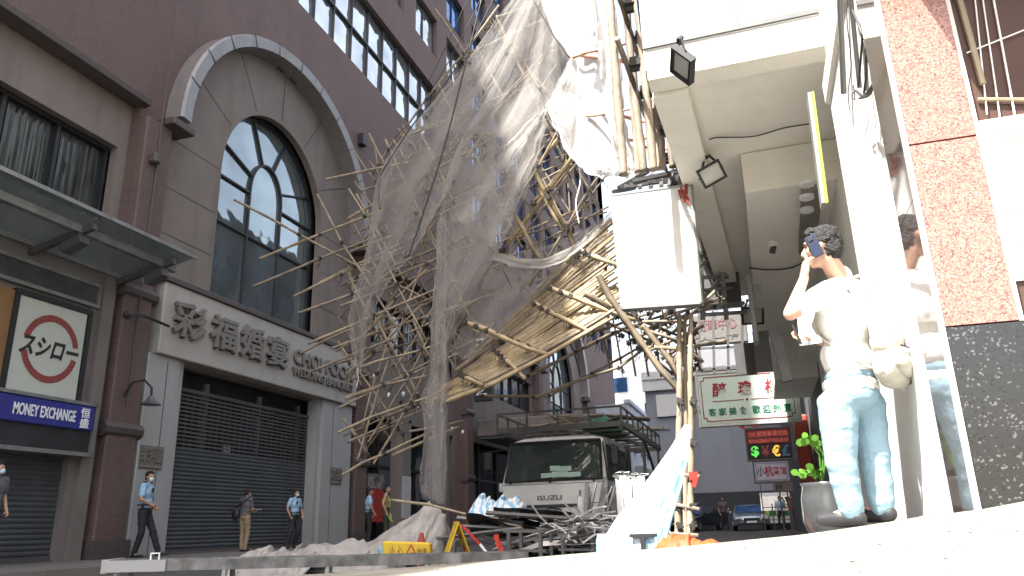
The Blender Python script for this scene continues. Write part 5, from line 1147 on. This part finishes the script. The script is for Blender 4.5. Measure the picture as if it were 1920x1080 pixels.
# metal plank on legs
mp_ = thing('metal_platform', 'long low metal platform on short legs across the lower left foreground', 'platform', (-3.5, 5.7, .1))
a, b = V((-4.85, 5.0, .335)), V((-1.95, 6.55, .30)); d = (b-a).normalized(); s_ = V((-d.y, d.x, 0))
mb = MB(); mb.beam(a+s_*.2, b+s_*.2, .42, .03); mb.beam(a, b, .03, .08); mb.beam(a+s_*.4, b+s_*.4, .03, .08); mb.build('deck', mat('worn_dark_metal', (.16, .16, .155), .6, metal=.3, var=.6, scale=7, dirt=.6, dscale=4), mp_)
mb = MB(); mb.beam(a-d*.02-s_*.02-V((0, 0, .0)), a-d*.02+s_*.42, .05, .1); mb.beam(a-d*.02-s_*.025, a+d*.42-s_*.025, .02, .085); mb.build('sunlit_end', whitep, mp_)  # white end piece stands in for a patch of sun on the platform
for k in range(5):
    for q in (0, .4): p = a.lerp(b, .02+k*.24)+s_*q; mb = MB(); mb.beam(p-V((0, 0, .04)), (p.x, p.y, G(p.x, p.y)-.02), .03, .03); mb.build('leg', whitep, mp_)
mb = MB(); p = a+d*.3; mb.tube([p+V((0, 0, .03)), p+V((0, 0, .09)), p+d*.06+V((0, 0, .09)), p+d*.06+V((0, 0, .03))], .008, 6); mb.build('handle', whitel, mp_)
# hanging tarpaulins at the standing poles
def curtain(LP, RP, Y0, Y1, mt, name, label, amp=.08, fr=4, seed=0):
    LP = [V(q) for q in LP]; RP = [V(q) for q in RP]; P = []
    for j in range(41):
        t_ = j/40; a, b = polyat(LP, t_), polyat(RP, t_); row = []
        for i in range(25):
            s_ = i/24; c = a.lerp(b, s_); p = onY(c.x, c.y, lerp(Y0, Y1, t_)-amp*t_*(sin(s_*fr*6.28+seed)+.6*noise.noise((s_*6, t_*4, seed)))); row.append(p)
        P.append(row)
    mb = MB(); mb.grid(P); return tag(mb.build(name, mt, smooth=True), label, 'tarpaulin')
curtain([(1283, 797), (1250, 850), (1195, 925), (1150, 980), (1122, 1035)], [(1294, 797), (1285, 850), (1262, 910), (1245, 970), (1238, 1032)], 8.9, 7.4, tee, 'white_sheet', 'blazing white sheet sloping down from the bamboo post to the ground', .04, 2)
curtain([(1284, 800), (1275, 850), (1255, 910), (1232, 960), (1215, 1020)], [(1296, 800), (1290, 860), (1277, 920), (1262, 970), (1250, 1018)], 8.75, 7.2, tarpb, 'striped_tarpaulin', 'blue and white striped tarpaulin hanging beside the white sheet', .06, 2, 3)
curtain([(1120, 1002), (1118, 1015), (1118, 1036)], [(1175, 1000), (1185, 1015), (1200, 1032)], 7.3, 7.1, tarpb, 'striped_tarpaulin', 'pale end of the striped tarpaulin lying at the foot of the white sheet', .05, 2, 5)
bt = thing('folding_barrier', 'low blue folding barrier with a black bar at the foot of the bamboo posts', 'barrier', onY(1205, 1030, 6.8))
a, b = onY(1185, 1008, 6.8), onY(1228, 1028, 6.8); mb = MB(); mb.rng(a.x, b.x, 6.8, 6.84, b.z-.1, a.z); mb.build('panel', tarpb, bt); mb = MB(); mb.rng(a.x-.02, b.x+.02, 6.77, 6.86, a.z, a.z+.03); mb.rng((a.x+b.x)/2-.02, (a.x+b.x)/2+.02, 6.77, 6.79, b.z-.1, a.z); mb.build('bar', blk, bt)
o_ = heap([(1226, 1030), (1240, 1012), (1262, 1003), (1285, 1004), (1300, 1012), (1320, 1014), (1345, 1018), (1352, 1026)], lambda x, y: G(x, y)-.02, 5.3, .22, oran, 'orange_sheet', 'crumpled bright orange plastic sheet at the foot of the bamboo posts', 'plastic sheet', .035, fr=6, seed=2)

# ================================================================== CARS AT THE END OF THE STREET
def car(loc, rz, paint, label, name='parked_car', W=1.85, Ln=4.6, H=1.42):
    c = thing(name, label, 'car', (0, 0, 0)); pr = [(-Ln/2, .35), (-Ln/2-.02, .6), (-Ln/2+.15, .78), (-Ln/2+1.15, .95), (-Ln/2+1.9, H-.03), (-Ln/2+2.3, H), (-Ln/2+3.3, H-.02), (Ln/2-.3, 1.0), (Ln/2, .9), (Ln/2, .35)]
    mb = MB(); P = []
    for i in range(11):
        s_ = i/5-1; row = []
        for y, z in pr: k = 1-.22*max(0, (z-.9))/.5; row.append(V((s_*W/2*k, y+.12*abs(s_)**4*(1 if y < 0 else -1), z-.05*abs(s_)**4*(z > .7))))
        P.append(row+[row[0]])
    mb.grid(P); mb.add(P[0][:-1], [tuple(range(len(pr)))]); mb.add(P[-1][:-1], [tuple(range(len(pr)))]); mb.build('body', paint, c, smooth=False)
    ws = lambda s_, t_: V((s_*W/2*(.9-.17*t_), -Ln/2+1.2+.68*t_-.03, .985+(H-1.04)*t_)); mb = MB(); mb.grid([[ws(i/4-1, j/3) for i in range(9)] for j in range(4)]); mb.build('windscreen', glassm, c)
    for s_ in (-1, 1):
        mb = MB(); mb.prism([(s_*(W/2*.99), -Ln/2+1.35, .96), (s_*(W/2*.98), Ln/2-.6, 1.0), (s_*(W/2*.83), Ln/2-1.4, H-.1), (s_*(W/2*.83), -Ln/2+2.1, H-.1)], (s_*.01, 0, 0)); mb.build('side_window', glassd, c)
        mb = MB(); mb.box((s_*W*.36, -Ln/2-.0, .68), (.34, .14, .12), None, .03); mb.build('headlight', MATS['lamp_lens'], c)
        mb = MB(); mb.box((s_*(W/2+.1), -Ln/2+1.5, 1.0), (.16, .1, .12), None, .02); mb.build('mirror', paint, c)
        for y in (-Ln/2+.85, Ln/2-.85): wo = MB(); wo.tube([(s_*(W/2-.2), y, .32), (s_*(W/2+.01), y, .32)], .32, 18); w_ = wo.build('wheel', rub, c); r_ = MB(); r_.tube([(s_*(W/2), y, .32), (s_*(W/2+.02), y, .32)], .2, 12); r_.build('rim', steel, w_)
    mb = MB(); mb.box((0, -Ln/2-.03, .6), (.8, .06, .2), None, .03); mb.box((0, -Ln/2-.03, .4), (1.5, .06, .12), None, .02); mb.build('grille', blk, c)
    mb = MB(); mb.box((0, -Ln/2-.07, .5), (.5, .02, .1)); mb.build('number_plate', whitel, c)
    c.location = loc; c.rotation_euler.z = rz; return c
silv = mat('silver_blue_paint', (.25, .3, .36), .25, metal=.5, coat=.6, var=.03); dkp = mat('dark_blue_paint', (.02, .025, .04), .25, coat=.6, var=.03)
car((-.85, 46, -.05), 0.05, silv, 'silver grey saloon car facing the camera at the end of the street')
car((-3.9, 47, -.05), -.35, dkp, 'dark saloon car parked at the end of the street behind the bamboo posts')
pv = thing('police_van', 'white police van with green yellow chequers and a blue roof light beyond the silver car', 'van', (1.2, 45, 0))
mb = MB(); mb.prism([(-.2, 45, .35), (-.2, 45, 1.0), (-.2, 45.5, 1.75), (-.2, 46, 1.95), (-.2, 49, 1.95), (-.2, 49, .35)], (2.6, 0, 0)); mb.build('body', whp, pv)
mb = MB(); mb.add([(-.1, 45.03, 1.05), (2.3, 45.03, 1.05), (2.25, 45.44, 1.7), (0, 45.44, 1.7)], [(0, 1, 2, 3)]); mb.build('windscreen', glassd, pv)
mb = MB(); 
for k in range(7):
    if k % 2 == 0: mb.rng(-.2+k*.37, -.2+(k+1)*.37, 44.97, 44.995, .72, .98)
mb.build('chequer_yellow', mat('chequer_yellow_green', (.5, .65, .05), .5), pv)
mb = MB()
for k in range(7):
    if k % 2: mb.rng(-.2+k*.37, -.2+(k+1)*.37, 44.97, 44.995, .72, .98)
mb.build('chequer_green', mat('chequer_dark_green', (.02, .15, .08), .5), pv)
mb = MB(); mb.rng(1.5, 1.95, 45.9, 46.1, 1.96, 2.1, .03); mb.build('blue_light', mat('blue_beacon', (.1, .2, 1), .3, emit=((.08, .18, 1), 6)), pv)
for x in (-.1, 2.3): mb = MB(); mb.tube([(x-.1, 45.8, .34), (x+.1, 45.8, .34)], .34, 16); mb.build('wheel', rub, pv)
rl = thing('roadside_railing', 'grey steel railing with tall posts in front of the police van', 'railing', (.8, 42, 0))
mb = MB()
for i in range(5): x = -.1+.45*i; mb.rng(x-.03, x+.03, 42, 42.06, 0, 2.6 if i in (0, 2) else 1.3)
mb.build('post', steeld, rl); mb = MB()
for z in (.5, 1.1): mb.rng(-.1, 1.7, 42.01, 42.05, z, z+.04)
mb.build('rail', steeld, rl)
# planter with leaves at the left of the man
pp = thing('porcelain_planter', 'large pale round planter left of the man with bright green leaves growing out', 'planter', onY(1545, 1000, 4.9))
c = onY(1562, 985, 4.9); zt = onY(1545, 905, 4.9).z; zb = G(c.x, 4.9)-.02; mb = MB(); mb.tube([(c.x, c.y, lerp(zb, zt, q)) for q in (0, .04, .2, .5, .8, .95, 1, 1.0, .95)], [.06, .07, .11, .16, .155, .14, .15, .13, .12], 28, False); mb.build('pot', mat('grey_porcelain', (.06, .063, .066), .2, var=.2, scale=9), pp, smooth=True)
mb = MB(); lf_ = MB()
for k in range(5):
    tp = onY([1508, 1524, 1516, 1530, 1542][k], [888, 884, 828, 826, 830][k], 4.85); b = V((c.x-.03, c.y, zt-.02)); mb.tube([b, b.lerp(tp, .5)+V((.03, 0, .05)), tp], .005, 5)
    for q in range(7):
        a = rnd.uniform(0, 6.28); o = tp+V((rnd.uniform(-.04, .04), rnd.uniform(-.04, .04), rnd.uniform(-.03, .02))); d = V((cos(a), sin(a)*.6, rnd.uniform(-.3, .5))).normalized(); s_ = d.cross(V((.2, 1, .3))).normalized(); l = rnd.uniform(.035, .055)
        lf_.add([o, o+d*l*.3+s_*l*.42, o+d*l*.8+s_*l*.38, o+d*l*1.05, o+d*l*.8-s_*l*.38, o+d*l*.3-s_*l*.42], [(0, 1, 2, 3, 4, 5)])
mb.build('stems', grn, pp); lf_.build('leaves', mat('bright_leaf', (.09, .24, .025), .5, var=.3), pp)
# ================================================================== PEOPLE
def frame_of(face, upv=(0, 0, 1)):
    f_ = V(face).normalized(); x = f_.cross(V(upv)).normalized(); return Matrix((x, f_, x.cross(f_))).transposed()
def head(mb, c, R, k=1):
    """skull, jaw, nose, ears, brow, lips, chin; local y = forward"""
    T = lambda x, y, z: c+R@(V((x, y, z))*k)
    mb.ball(T(0, -.008, .025), (.074*k, .094*k, .092*k), 16, 10, R); mb.ball(T(0, .018, -.035), (.058*k, .07*k, .075*k), 14, 9, R)
    mb.ball(T(0, .05, -.085), (.03*k, .032*k, .024*k), 10, 7, R)
    mb.caps(T(0, .086, .018), T(0, .104, -.022), .011*k, .016*k, 8); mb.ball(T(0, .1, -.026), (.019*k, .014*k, .011*k), 8, 6, R)
    for s_ in (-1, 1):
        mb.ball(T(s_*.03, .08, .032), (.024*k, .014*k, .010*k), 8, 6, R); mb.ball(T(s_*.045, .056, -.02), (.022*k, .026*k, .024*k), 8, 6, R)
        mb.ball(T(s_*.077, -.004, .0), (.009*k, .02*k, .032*k), 10, 8, R)
    mb.ball(T(0, .088, -.052), (.024*k, .012*k, .012*k), 8, 6, R)
def hand(mb, w_, d, palm, k=1, curl=.5, thumb=1, fr=.0085):
    """palm from the wrist along d, palm normal 'palm'; five separate fingers"""
    d = V(d).normalized(); pn = V(palm); pn = (pn-d*pn.dot(d)).normalized(); s_ = d.cross(pn); w_ = V(w_)
    R = Matrix((s_, d, pn)).transposed(); mb.ball(w_+d*.045*k, (.04*k, .052*k, .016*k), 12, 8, R)
    for i, l in enumerate((.07, .078, .073, .058)):
        b = w_+d*.083*k+s_*(i-1.5)*.021*k*thumb; a = 0; p = b
        for j, q in enumerate((.42, .32, .26)):
            a += curl*(.5+.5*j); dd = d*cos(a)+pn*sin(a); e = p+dd*l*q*k; mb.caps(p, e, fr*k*(1-.08*j), fr*k*(.95-.08*j), 8); p = e
    b = w_+d*.02*k-s_*.033*k*thumb; m_ = b+(d*.6-s_*.7*thumb+pn*.3).normalized()*.04*k; e = m_+(d*.8+pn*.45-s_*.1*thumb).normalized()*.034*k
    mb.caps(b, m_, fr*1.3*k, fr*1.1*k, 8); mb.caps(m_, e, fr*1.1*k, fr*.95*k, 8)
def person(label, J, face_head, face_body, k=1, mats=None, vox=.012, mask=False, bare=False, group=None, hcurl=(.5, .5), hdir=(None, None), hpalm=(None, None), long_sleeve=False, strapless=False, fat=1):
    M = dict(skin=skin, shirt=shirtb, trousers=trous, shoe=shoe, hair=hairm); M.update(mats or {})
    J = {a: V(b) for a, b in J.items()}
    base = V((J['pel'].x, J['pel'].y, min(J['anL'].z, J['anR'].z)-.08*k)); t_ = thing('person', label, 'person', base, group)
    RB = frame_of(face_body); RH = frame_of(face_head); F = V(face_body).normalized()
    ch = J['pel'].lerp(J['neck'], .62); wa = J['pel'].lerp(J['neck'], .3)
    # body: one continuous surface
    b = MB(); head(b, J['head'], RH, k)
    b.caps(J['neck']-V((0, 0, .03)), J['head']-V((0, 0, .06))*k-RH@V((0, .02, 0)), .058*k, .052*k)
    b.ball(J['pel'], (.155*k, .105*k, .11*k), 14, 9, RB); b.ball(wa, (.135*k, .095*k, .13*k), 14, 9, RB); b.ball(ch, (.165*k, .108*k, .17*k), 14, 9, RB)
    for s_ in 'LR':
        b.caps(J['neck']-V((0, 0, .06)), J['sh'+s_], .055*k, .06*k); b.caps(J['sh'+s_], J['el'+s_], .05*k, .038*k); b.caps(J['el'+s_], J['wr'+s_], .039*k, .026*k)
        b.caps(J['hip'+s_], J['kn'+s_], .082*k, .055*k); b.caps(J['kn'+s_], J['an'+s_], .054*k, .036*k)
        b.caps(J['an'+s_]-V((0, 0, .03)), J['toe'+s_], .04*k, .03*k)
        i_ = 0 if s_ == 'L' else 1
        hd = hdir[i_] or (J['wr'+s_]-J['el'+s_]); hp = hpalm[i_] or (RB@V((1 if s_ == 'L' else -1, .2, 0)))
        hand(b, J['wr'+s_], hd, hp, k, hcurl[i_], 1 if s_ == 'R' else -1, .0085 if vox < .009 else .011)
    remesh(b, 'body', M['skin'], t_, vox, 3, .5)
    # trousers
    b = MB(); g_ = 1.16*fat
    b.ball(J['pel']-V((0, 0, .0)), (.172*k*fat, .124*k*fat, .115*k), 16, 10, RB); b.ball(J['pel'].lerp(wa, .5), (.158*k*fat, .118*k*fat, .07*k), 14, 8, RB)
    for s_ in 'LR':
        b.caps(J['hip'+s_], J['kn'+s_], .098*k*fat, .072*k*fat, 14); b.caps(J['kn'+s_], J['an'+s_]-V((0, 0, .015)), .073*k*fat, .058*k*fat, 14)
    fold = lambda c: (.009*noise.noise((c.x*4+c.z*7, c.y*4, c.z*14))+.003*noise.noise((c.x*25, c.y*25, c.z*40)))*k
    remesh(b, 'trousers', M['trousers'], t_, vox, 4, .5, fold)
    for s_ in 'LR':
        b = MB(); d = (J['toe'+s_]-J['an'+s_]); d.z = 0; a = J['an'+s_].copy(); z_ = a.z-.055*k; a.z = z_; e = J['toe'+s_].copy(); e.z = z_-.005
        b.caps(a-d*.2, a.lerp(e, .5), .042*k, .043*k); b.caps(a.lerp(e, .5), e+d*.2, .043*k, .032*k); remesh(b, 'shoe', M['shoe'], t_, max(vox, .009), 3)
    if not bare:
        b = MB(); b.ball(ch, (.19*k*fat, .132*k*fat, .185*k), 16, 11, RB); b.ball(wa, (.165*k*fat, .125*k*fat, .15*k), 16, 10, RB); b.ball(J['pel']+V((0, 0, .05*k)), (.168*k*fat, .13*k*fat, .09*k), 14, 9, RB)
        for s_ in 'LR':
            b.caps(J['neck']-V((0, 0, .05*k)), J['sh'+s_]-V((0, 0, .01)), .068*k, .073*k); e = J['sh'+s_].lerp(J['el'+s_], .95 if long_sleeve else .68); b.caps(J['sh'+s_], e, .07*k, .062*k)
            if long_sleeve: b.caps(J['el'+s_], J['el'+s_].lerp(J['wr'+s_], .6), .055*k, .048*k)
        b.caps(J['neck']-V((0, 0, .03*k)), J['neck']+V((0, 0, .015*k)), .068*k, .064*k)
        remesh(b, 'shirt', M['shirt'], t_, vox, 4, .5, lambda c: (.010*noise.noise((c.x*7+c.z*6, c.y*7, c.z*6))+.004*noise.noise((c.x*28, c.y*28, c.z*24)))*k)
    b = MB(); T = lambda x, y, z: J['head']+RH@(V((x, y, z))*k)
    b.ball(T(0, -.02, .052), (.083*k, .092*k, .082*k), 18, 12, RH); b.ball(T(0, -.055, .0), (.072*k, .058*k, .085*k), 14, 9, RH); b.ball(T(0, .04, .09), (.062*k, .05*k, .036*k), 12, 8, RH)
    for s_ in (-1, 1): b.ball(T(s_*.068, .0, .04), (.018*k, .045*k, .035*k), 8, 6, RH)
    remesh(b, 'hair', M['hair'], t_, max(.008, vox*.8), 2, .4, lambda c: (.012*noise.noise(c*38)+.008*noise.noise(c*90))*k)
    e_ = MB()
    for s_ in (-1, 1): e_.ball(T(s_*.03, .088, .014), (.011*k, .006*k, .006*k), 8, 6, RH)
    e_.build('eyes', blk, t_)
    if mask:
        b = MB(); b.ball(T(0, .066, -.05), (.055*k, .05*k, .05*k), 14, 9, RH); b.ball(T(0, .09, -.03), (.03*k, .03*k, .025*k), 10, 7, RH); remesh(b, 'face_mask', maskm, t_, .01, 2)
    return t_, J, RB, RH, T
def stand(px_, pyf, pyh, X, yaw, ov=None, H=None):
    """joints of a standing figure whose feet are at pixel (px_, pyf) in the plane X"""
    b = onX(px_, pyf, X); b.z = .17; tz = onY(px_, pyh, b.y).z if H is None else .17+H; k = (tz-b.z)/1.74
    c_, s_ = cos(yaw), sin(yaw)
    D = dict(pel=(0, 0, .95), neck=(0, .01, 1.47), head=(0, .03, 1.61), shL=(-.175, 0, 1.42), elL=(-.22, -.02, 1.14), wrL=(-.21, .1, .92), shR=(.175, 0, 1.42), elR=(.22, -.02, 1.14), wrR=(.21, .1, .92),
             hipL=(-.085, 0, .9), knL=(-.1, .03, .5), anL=(-.11, 0, .09), toeL=(-.13, .14, .03), hipR=(.085, 0, .9), knR=(.1, .03, .5), anR=(.11, 0, .09), toeR=(.13, .14, .03))
    D.update(ov or {}); J = {n: b+V((x*c_-y*s_, x*s_+y*c_, z))*k for n, (x, y, z) in D.items()}
    return J, k, V((-s_, c_, 0)), b
def belt(t_, J, RB, k, extras=True):
    m_ = MB(); c = J['pel']+V((0, 0, .09*k)); P = [c+RB@V((.168*k*cos(a*pi/12), .132*k*sin(a*pi/12), 0)) for a in range(25)]
    for a, b in zip(P, P[1:]): m_.beam(a, b, .045*k, .02)
    if extras:
        for a in (.2, 2.6, 4.0): m_.box(c+RB@V((.175*k*cos(a), .14*k*sin(a), -.03)), (.06*k, .05*k, .12*k), RB, .01)
    m_.build('duty_belt', blk, t_)
    m_ = MB()
    for s_ in 'LR': p = J['sh'+s_]+V((0, 0, .07*k)); m_.beam(J['neck'].lerp(p, .55)+V((0, 0, .03)), p+V((0, 0, .0)), .06*k, .02)
    m_.build('epaulette', blk, t_)
    m_ = MB(); m_.box(J['pel'].lerp(J['neck'], .7)+RB@V((.07*k, .15*k, .02)), (.06*k, .03*k, .1*k), RB, .008); m_.build('radio', blk, t_)
yw = lambda deg: radians(deg)
# yaw 0 faces +Y (away); -90 faces +X (the street)
J, k, F, b = stand(262, 1042, 884, -11.35, yw(-72), dict(knL=(-.12, .16, .52), anL=(-.16, .3, .12), toeL=(-.2, .43, .05), anR=(.06, -.1, .09), toeR=(.08, .05, .03), elR=(.27, .02, 1.15), wrR=(.16, .17, 1.05), elL=(-.25, -.05, 1.15), wrL=(-.17, .14, 1.0)))
t_, J, RB, RH, T = person('policeman in pale blue shirt and face mask walking left in front of the white pier', J, F+V((0, -.6, 0)), F, k, mask=True, hcurl=(.6, .6)); belt(t_, J, RB, k)
J, k, F, b = stand(548, 1036, 918, -11.3, yw(-100), dict(knL=(-.1, .1, .5), anL=(-.1, -.02, .09), knR=(.22, .1, .5), anR=(.34, .05, .09), toeR=(.38, .18, .03), elR=(.3, -.02, 1.16), wrR=(.27, .08, .95), elL=(-.3, 0, 1.16), wrL=(-.25, .1, .95)))
t_, J, RB, RH, T = person('policeman in pale blue shirt standing with legs apart in front of the shutter', J, F+V((0, -.1, .05)), F, k, mask=True); belt(t_, J, RB, k)
J, k, F, b = stand(455, 1036, 916, -11.2, yw(-10), dict(elR=(.2, .06, 1.15), wrR=(.1, .28, 1.12), elL=(-.18, .08, 1.14), wrL=(-.06, .3, 1.12), anL=(-.06, 0, .09), anR=(.06, 0, .09), toeL=(-.07, .14, .03), toeR=(.07, .14, .03)))
t_, J, RB, RH, T = person('man in dark grey shirt and khaki trousers standing with a shoulder bag', J, F, F, k, dict(shirt=greysh, trousers=khaki), mask=True)
m_ = MB(); m_.ball(J['pel']+RB@V((-.17, -.12, .06)), (.1, .07, .15), 12, 8, RB); m_.build('shoulder_bag', blk, t_, smooth=True); m_ = MB(); m_.tube([J['pel']+RB@V((-.17, -.14, .2)), J['pel'].lerp(J['neck'], .7)+RB@V((0, -.15, 0)), J['shR']+V((0, 0, .07))], .015, 5); m_.build('bag_strap', blk, t_)
m_ = MB(); m_.box((J['wrL']+J['wrR'])/2+RB@V((0, .12, .02)), (.14, .1, .01), RB); m_.build('notepad', whitel, t_)
# policeman and worker further along
J, k, F, b = stand(690, 1010, 922, -11.1, yw(-55), dict(elR=(.25, .02, 1.16), wrR=(.2, .15, .95)), H=1.58)
t_, J, RB, RH, T = person('policeman in pale blue shirt standing just left of the shirtless worker', J, F, F, k); belt(t_, J, RB, k)
J, k, F, b = stand(722, 1010, 903, -10.9, yw(-70), dict(elR=(.27, -.05, 1.16), wrR=(.28, .05, .93), elL=(-.27, -.05, 1.16), wrL=(-.26, .08, .93)), H=1.66)
t_, J, RB, RH, T = person('shirtless worker in a yellow green safety harness looking up at the scaffold', J, F+V((0, 0, .5)), F, k, dict(trousers=mat('dark_olive_cloth', (.04, .045, .03), .85)), bare=True)
m_ = MB()
for s_ in (-1, 1):
    m_.tube([J['pel']+RB@V((s_*.1, .12, .12))*k, J['pel'].lerp(J['neck'], .6)+RB@V((s_*.1, .125, 0))*k, J['neck']+RB@V((s_*.12, .03, -.0))*k, J['pel'].lerp(J['neck'], .6)+RB@V((s_*.08, -.125, 0))*k], .022, 6)
    m_.tube([J['pel']+RB@V((s_*.18, .05, .0))*k, J['pel']+RB@V((s_*.2, .15, -.25))*k, J['pel']+RB@V((s_*.12, .2, -.32))*k, J['pel']+RB@V((s_*.03, .15, -.1))*k], .02, 6)
m_.tube([J['pel'].lerp(J['neck'], .62)+RB@V((-.13, .125, 0))*k, J['pel'].lerp(J['neck'], .62)+RB@V((.13, .125, 0))*k], .035, 6); m_.build('safety_harness', hiviz, t_)
# masked face at the left edge of the picture
J, k, F, b = stand(-34, 1050, 866, -11.2, yw(-95), dict()); person('masked person at the far left edge of the picture beside the left shutter', J, F+V((0, .5, 0)), F, k, dict(shirt=greysh), mask=True, vox=.016)
# tiny figures by the cars
J, k, F, b = stand(1365, 995, 950, -2.0, yw(150), dict(), H=1.7)
def far_person(X, Y, yaw, label, sh, H=1.7):
    c_, s_ = cos(yaw), sin(yaw); kk = H/1.74
    D = dict(pel=(0, 0, .95), neck=(0, .01, 1.47), head=(0, .03, 1.61), shL=(-.175, 0, 1.42), elL=(-.25, -.02, 1.14), wrL=(-.2, .15, 1.0), shR=(.175, 0, 1.42), elR=(.25, -.02, 1.14), wrR=(.2, .1, .92),
             hipL=(-.085, 0, .9), knL=(-.12, .03, .5), anL=(-.15, 0, .09), toeL=(-.16, .14, .03), hipR=(.085, 0, .9), knR=(.12, .03, .5), anR=(.15, 0, .09), toeR=(.16, .14, .03))
    J = {n: V((X, Y, 0))+V((x*c_-y*s_, x*s_+y*c_, z))*kk for n, (x, y, z) in D.items()}
    person(label, J, (-s_, c_, 0), (-s_, c_, 0), kk, dict(shirt=sh), vox=.03)
far_person(-1.98, 41, pi, 'small dark standing figure between the two cars at the end of the street', greysh)
far_person(.75, 43.6, pi, 'policeman standing in front of the police van', shirtb)
far_person(1.35, 43.4, pi*.9, 'person in a dark red top standing beside the police van', mat('dark_red_cloth', (.2, .03, .03), .8))

# ---- the man with the phone
q = lambda x, y, Y: onY(x, y, Y)
J = dict(head=q(1541, 466, 4.27), neck=q(1578, 522, 4.33), pel=q(1598, 742, 4.35), shL=q(1556, 548, 4.22), elL=q(1482, 588, 4.1), wrL=q(1508, 521, 4.17),
         shR=q(1618, 548, 4.5), elR=q(1572, 648, 4.56), wrR=q(1528, 636, 4.42), hipL=q(1572, 762, 4.28), knL=q(1578, 870, 4.27), anL=q(1600, 975, 4.28), toeL=q(1580, 992, 4.24),
         hipR=q(1622, 762, 4.42), knR=q(1640, 866, 4.42), anR=q(1656, 962, 4.42), toeR=q(1636, 978, 4.46))
for s_ in 'LR':
    a = J['an'+s_]; g0 = rampz(a.x, a.y); a.z = g0+.095; J['toe'+s_] = a+V((-.12, .06 if s_ == 'L' else .09, -.06))
fb = V((-.85, .5, 0)); fh = V((-.95, .28, .04))
t_, J, RB, RH, T = person('man in white T-shirt and pale jeans holding a phone to his ear', J, fh, fb, .96, dict(skin=skinl, shirt=tee, trousers=jeans, shoe=mat('dark_shoe', (.03, .03, .035), .5)), vox=.0075, hcurl=(.55, .8), hdir=((.22, .1, 1), (-1, .1, .1)), hpalm=((1, .55, .1), (0, -.2, 1)), fat=1.1)
m_ = MB(); hp = T(-.098, .02, -.01); R_ = frame_of(RH@V((-1, .1, 0)), (RH@V((0, .35, 1)))); m_.box(hp, (.062, .012, .13), R_, .008); m_.mi = 1; m_.box(hp+R_@V((0, .008, .045)), (.025, .006, .025), R_); m_.build('phone', [mat('blue_phone_case', (.03, .04, .07), .25), blk], t_)
m_ = MB(); pc = J['wrR']+V((-.02, -.02, .05)); m_.box(pc, (.12, .01, .17), frame_of((-.3, -1, .2))); m_.build('paper', whitel, t_); m_ = MB(); m_.tube([pc+V((-.09, -.03, .03)), pc+V((-.055, -.03, -.08))], .006, 6); m_.build('pen', blk, t_)
# rucksack: hangs on the back, stays a thing of its own
bk_ = thing('rucksack', 'pale grey canvas rucksack hanging from the shoulder of the man on the phone', 'rucksack', J['pel']+RB@V((.0, -.26, 0)))
BC = J['pel'].lerp(J['neck'], .36)+RB@V((.03, -.2, 0)); RBt = RB@Matrix.Rotation(radians(10), 3, 'Y')
m_ = MB(); m_.ball(BC+V((0, 0, .06)), (.135, .075, .17), 16, 10, RBt); m_.ball(BC-V((0, 0, .11)), (.14, .09, .11), 14, 9, RBt); m_.box(BC-V((0, 0, .02)), (.21, .1, .26), RBt, .03)
remesh(m_, 'bag_body', bagm, bk_, .008, 4, disp=lambda c: .012*noise.noise(c*11)+.004*noise.noise(c*35))
m_ = MB(); m_.ball(BC+RBt@V((0, -.075, -.1)), (.1, .04, .075), 14, 9, RBt); m_.box(BC+RBt@V((0, -.075, -.1)), (.17, .05, .11), RBt, .02); remesh(m_, 'front_pocket', bagm, bk_, .007, 3, disp=lambda c: .006*noise.noise(c*22))
m_ = MB(); m_.tube([BC+RBt@V((-.1, -.1, -.045)), BC+RBt@V((0, -.122, -.04)), BC+RBt@V((.1, -.1, -.045))], .005, 5); m_.build('zip', blk, bk_)
m_ = MB(); B_ = BC+RBt@V((.09, -.05, -.16)); m_.box(B_, (.03, .03, .05), RBt, .005); m_.tube([B_, B_+V((.02, -.02, -.05)), B_+V((.05, -.02, -.03))], .006, 5); m_.build('strap_buckle', mat('dark_webbing', (.06, .055, .05), .7), bk_)
for s_, nm in ((1, 'R'), (-1, 'L')):
    sh = J['sh'+nm]; m_ = MB(); P = [BC+RB@V((s_*.09, .07, .12)), sh+RB@V((-s_*.05, -.085, .0)), sh+RB@V((-s_*.05, -.01, .083)), sh+RB@V((-s_*.05, .09, .0)), J['pel'].lerp(J['neck'], .5)+RB@V((s_*.15, .08, 0)), BC+RB@V((s_*.13, .05, -.12))]
    pts = [polyat(P, i/30) for i in range(31)]
    for a, b in zip(pts, pts[1:]): m_.beam(a, b, .035, .008, 0)
    m_.build('strap', bagm, bk_)
print('OBJ', len(bpy.data.objects), 'POLY', sum(len(o.data.polygons) for o in bpy.data.objects if o.type == 'MESH'))
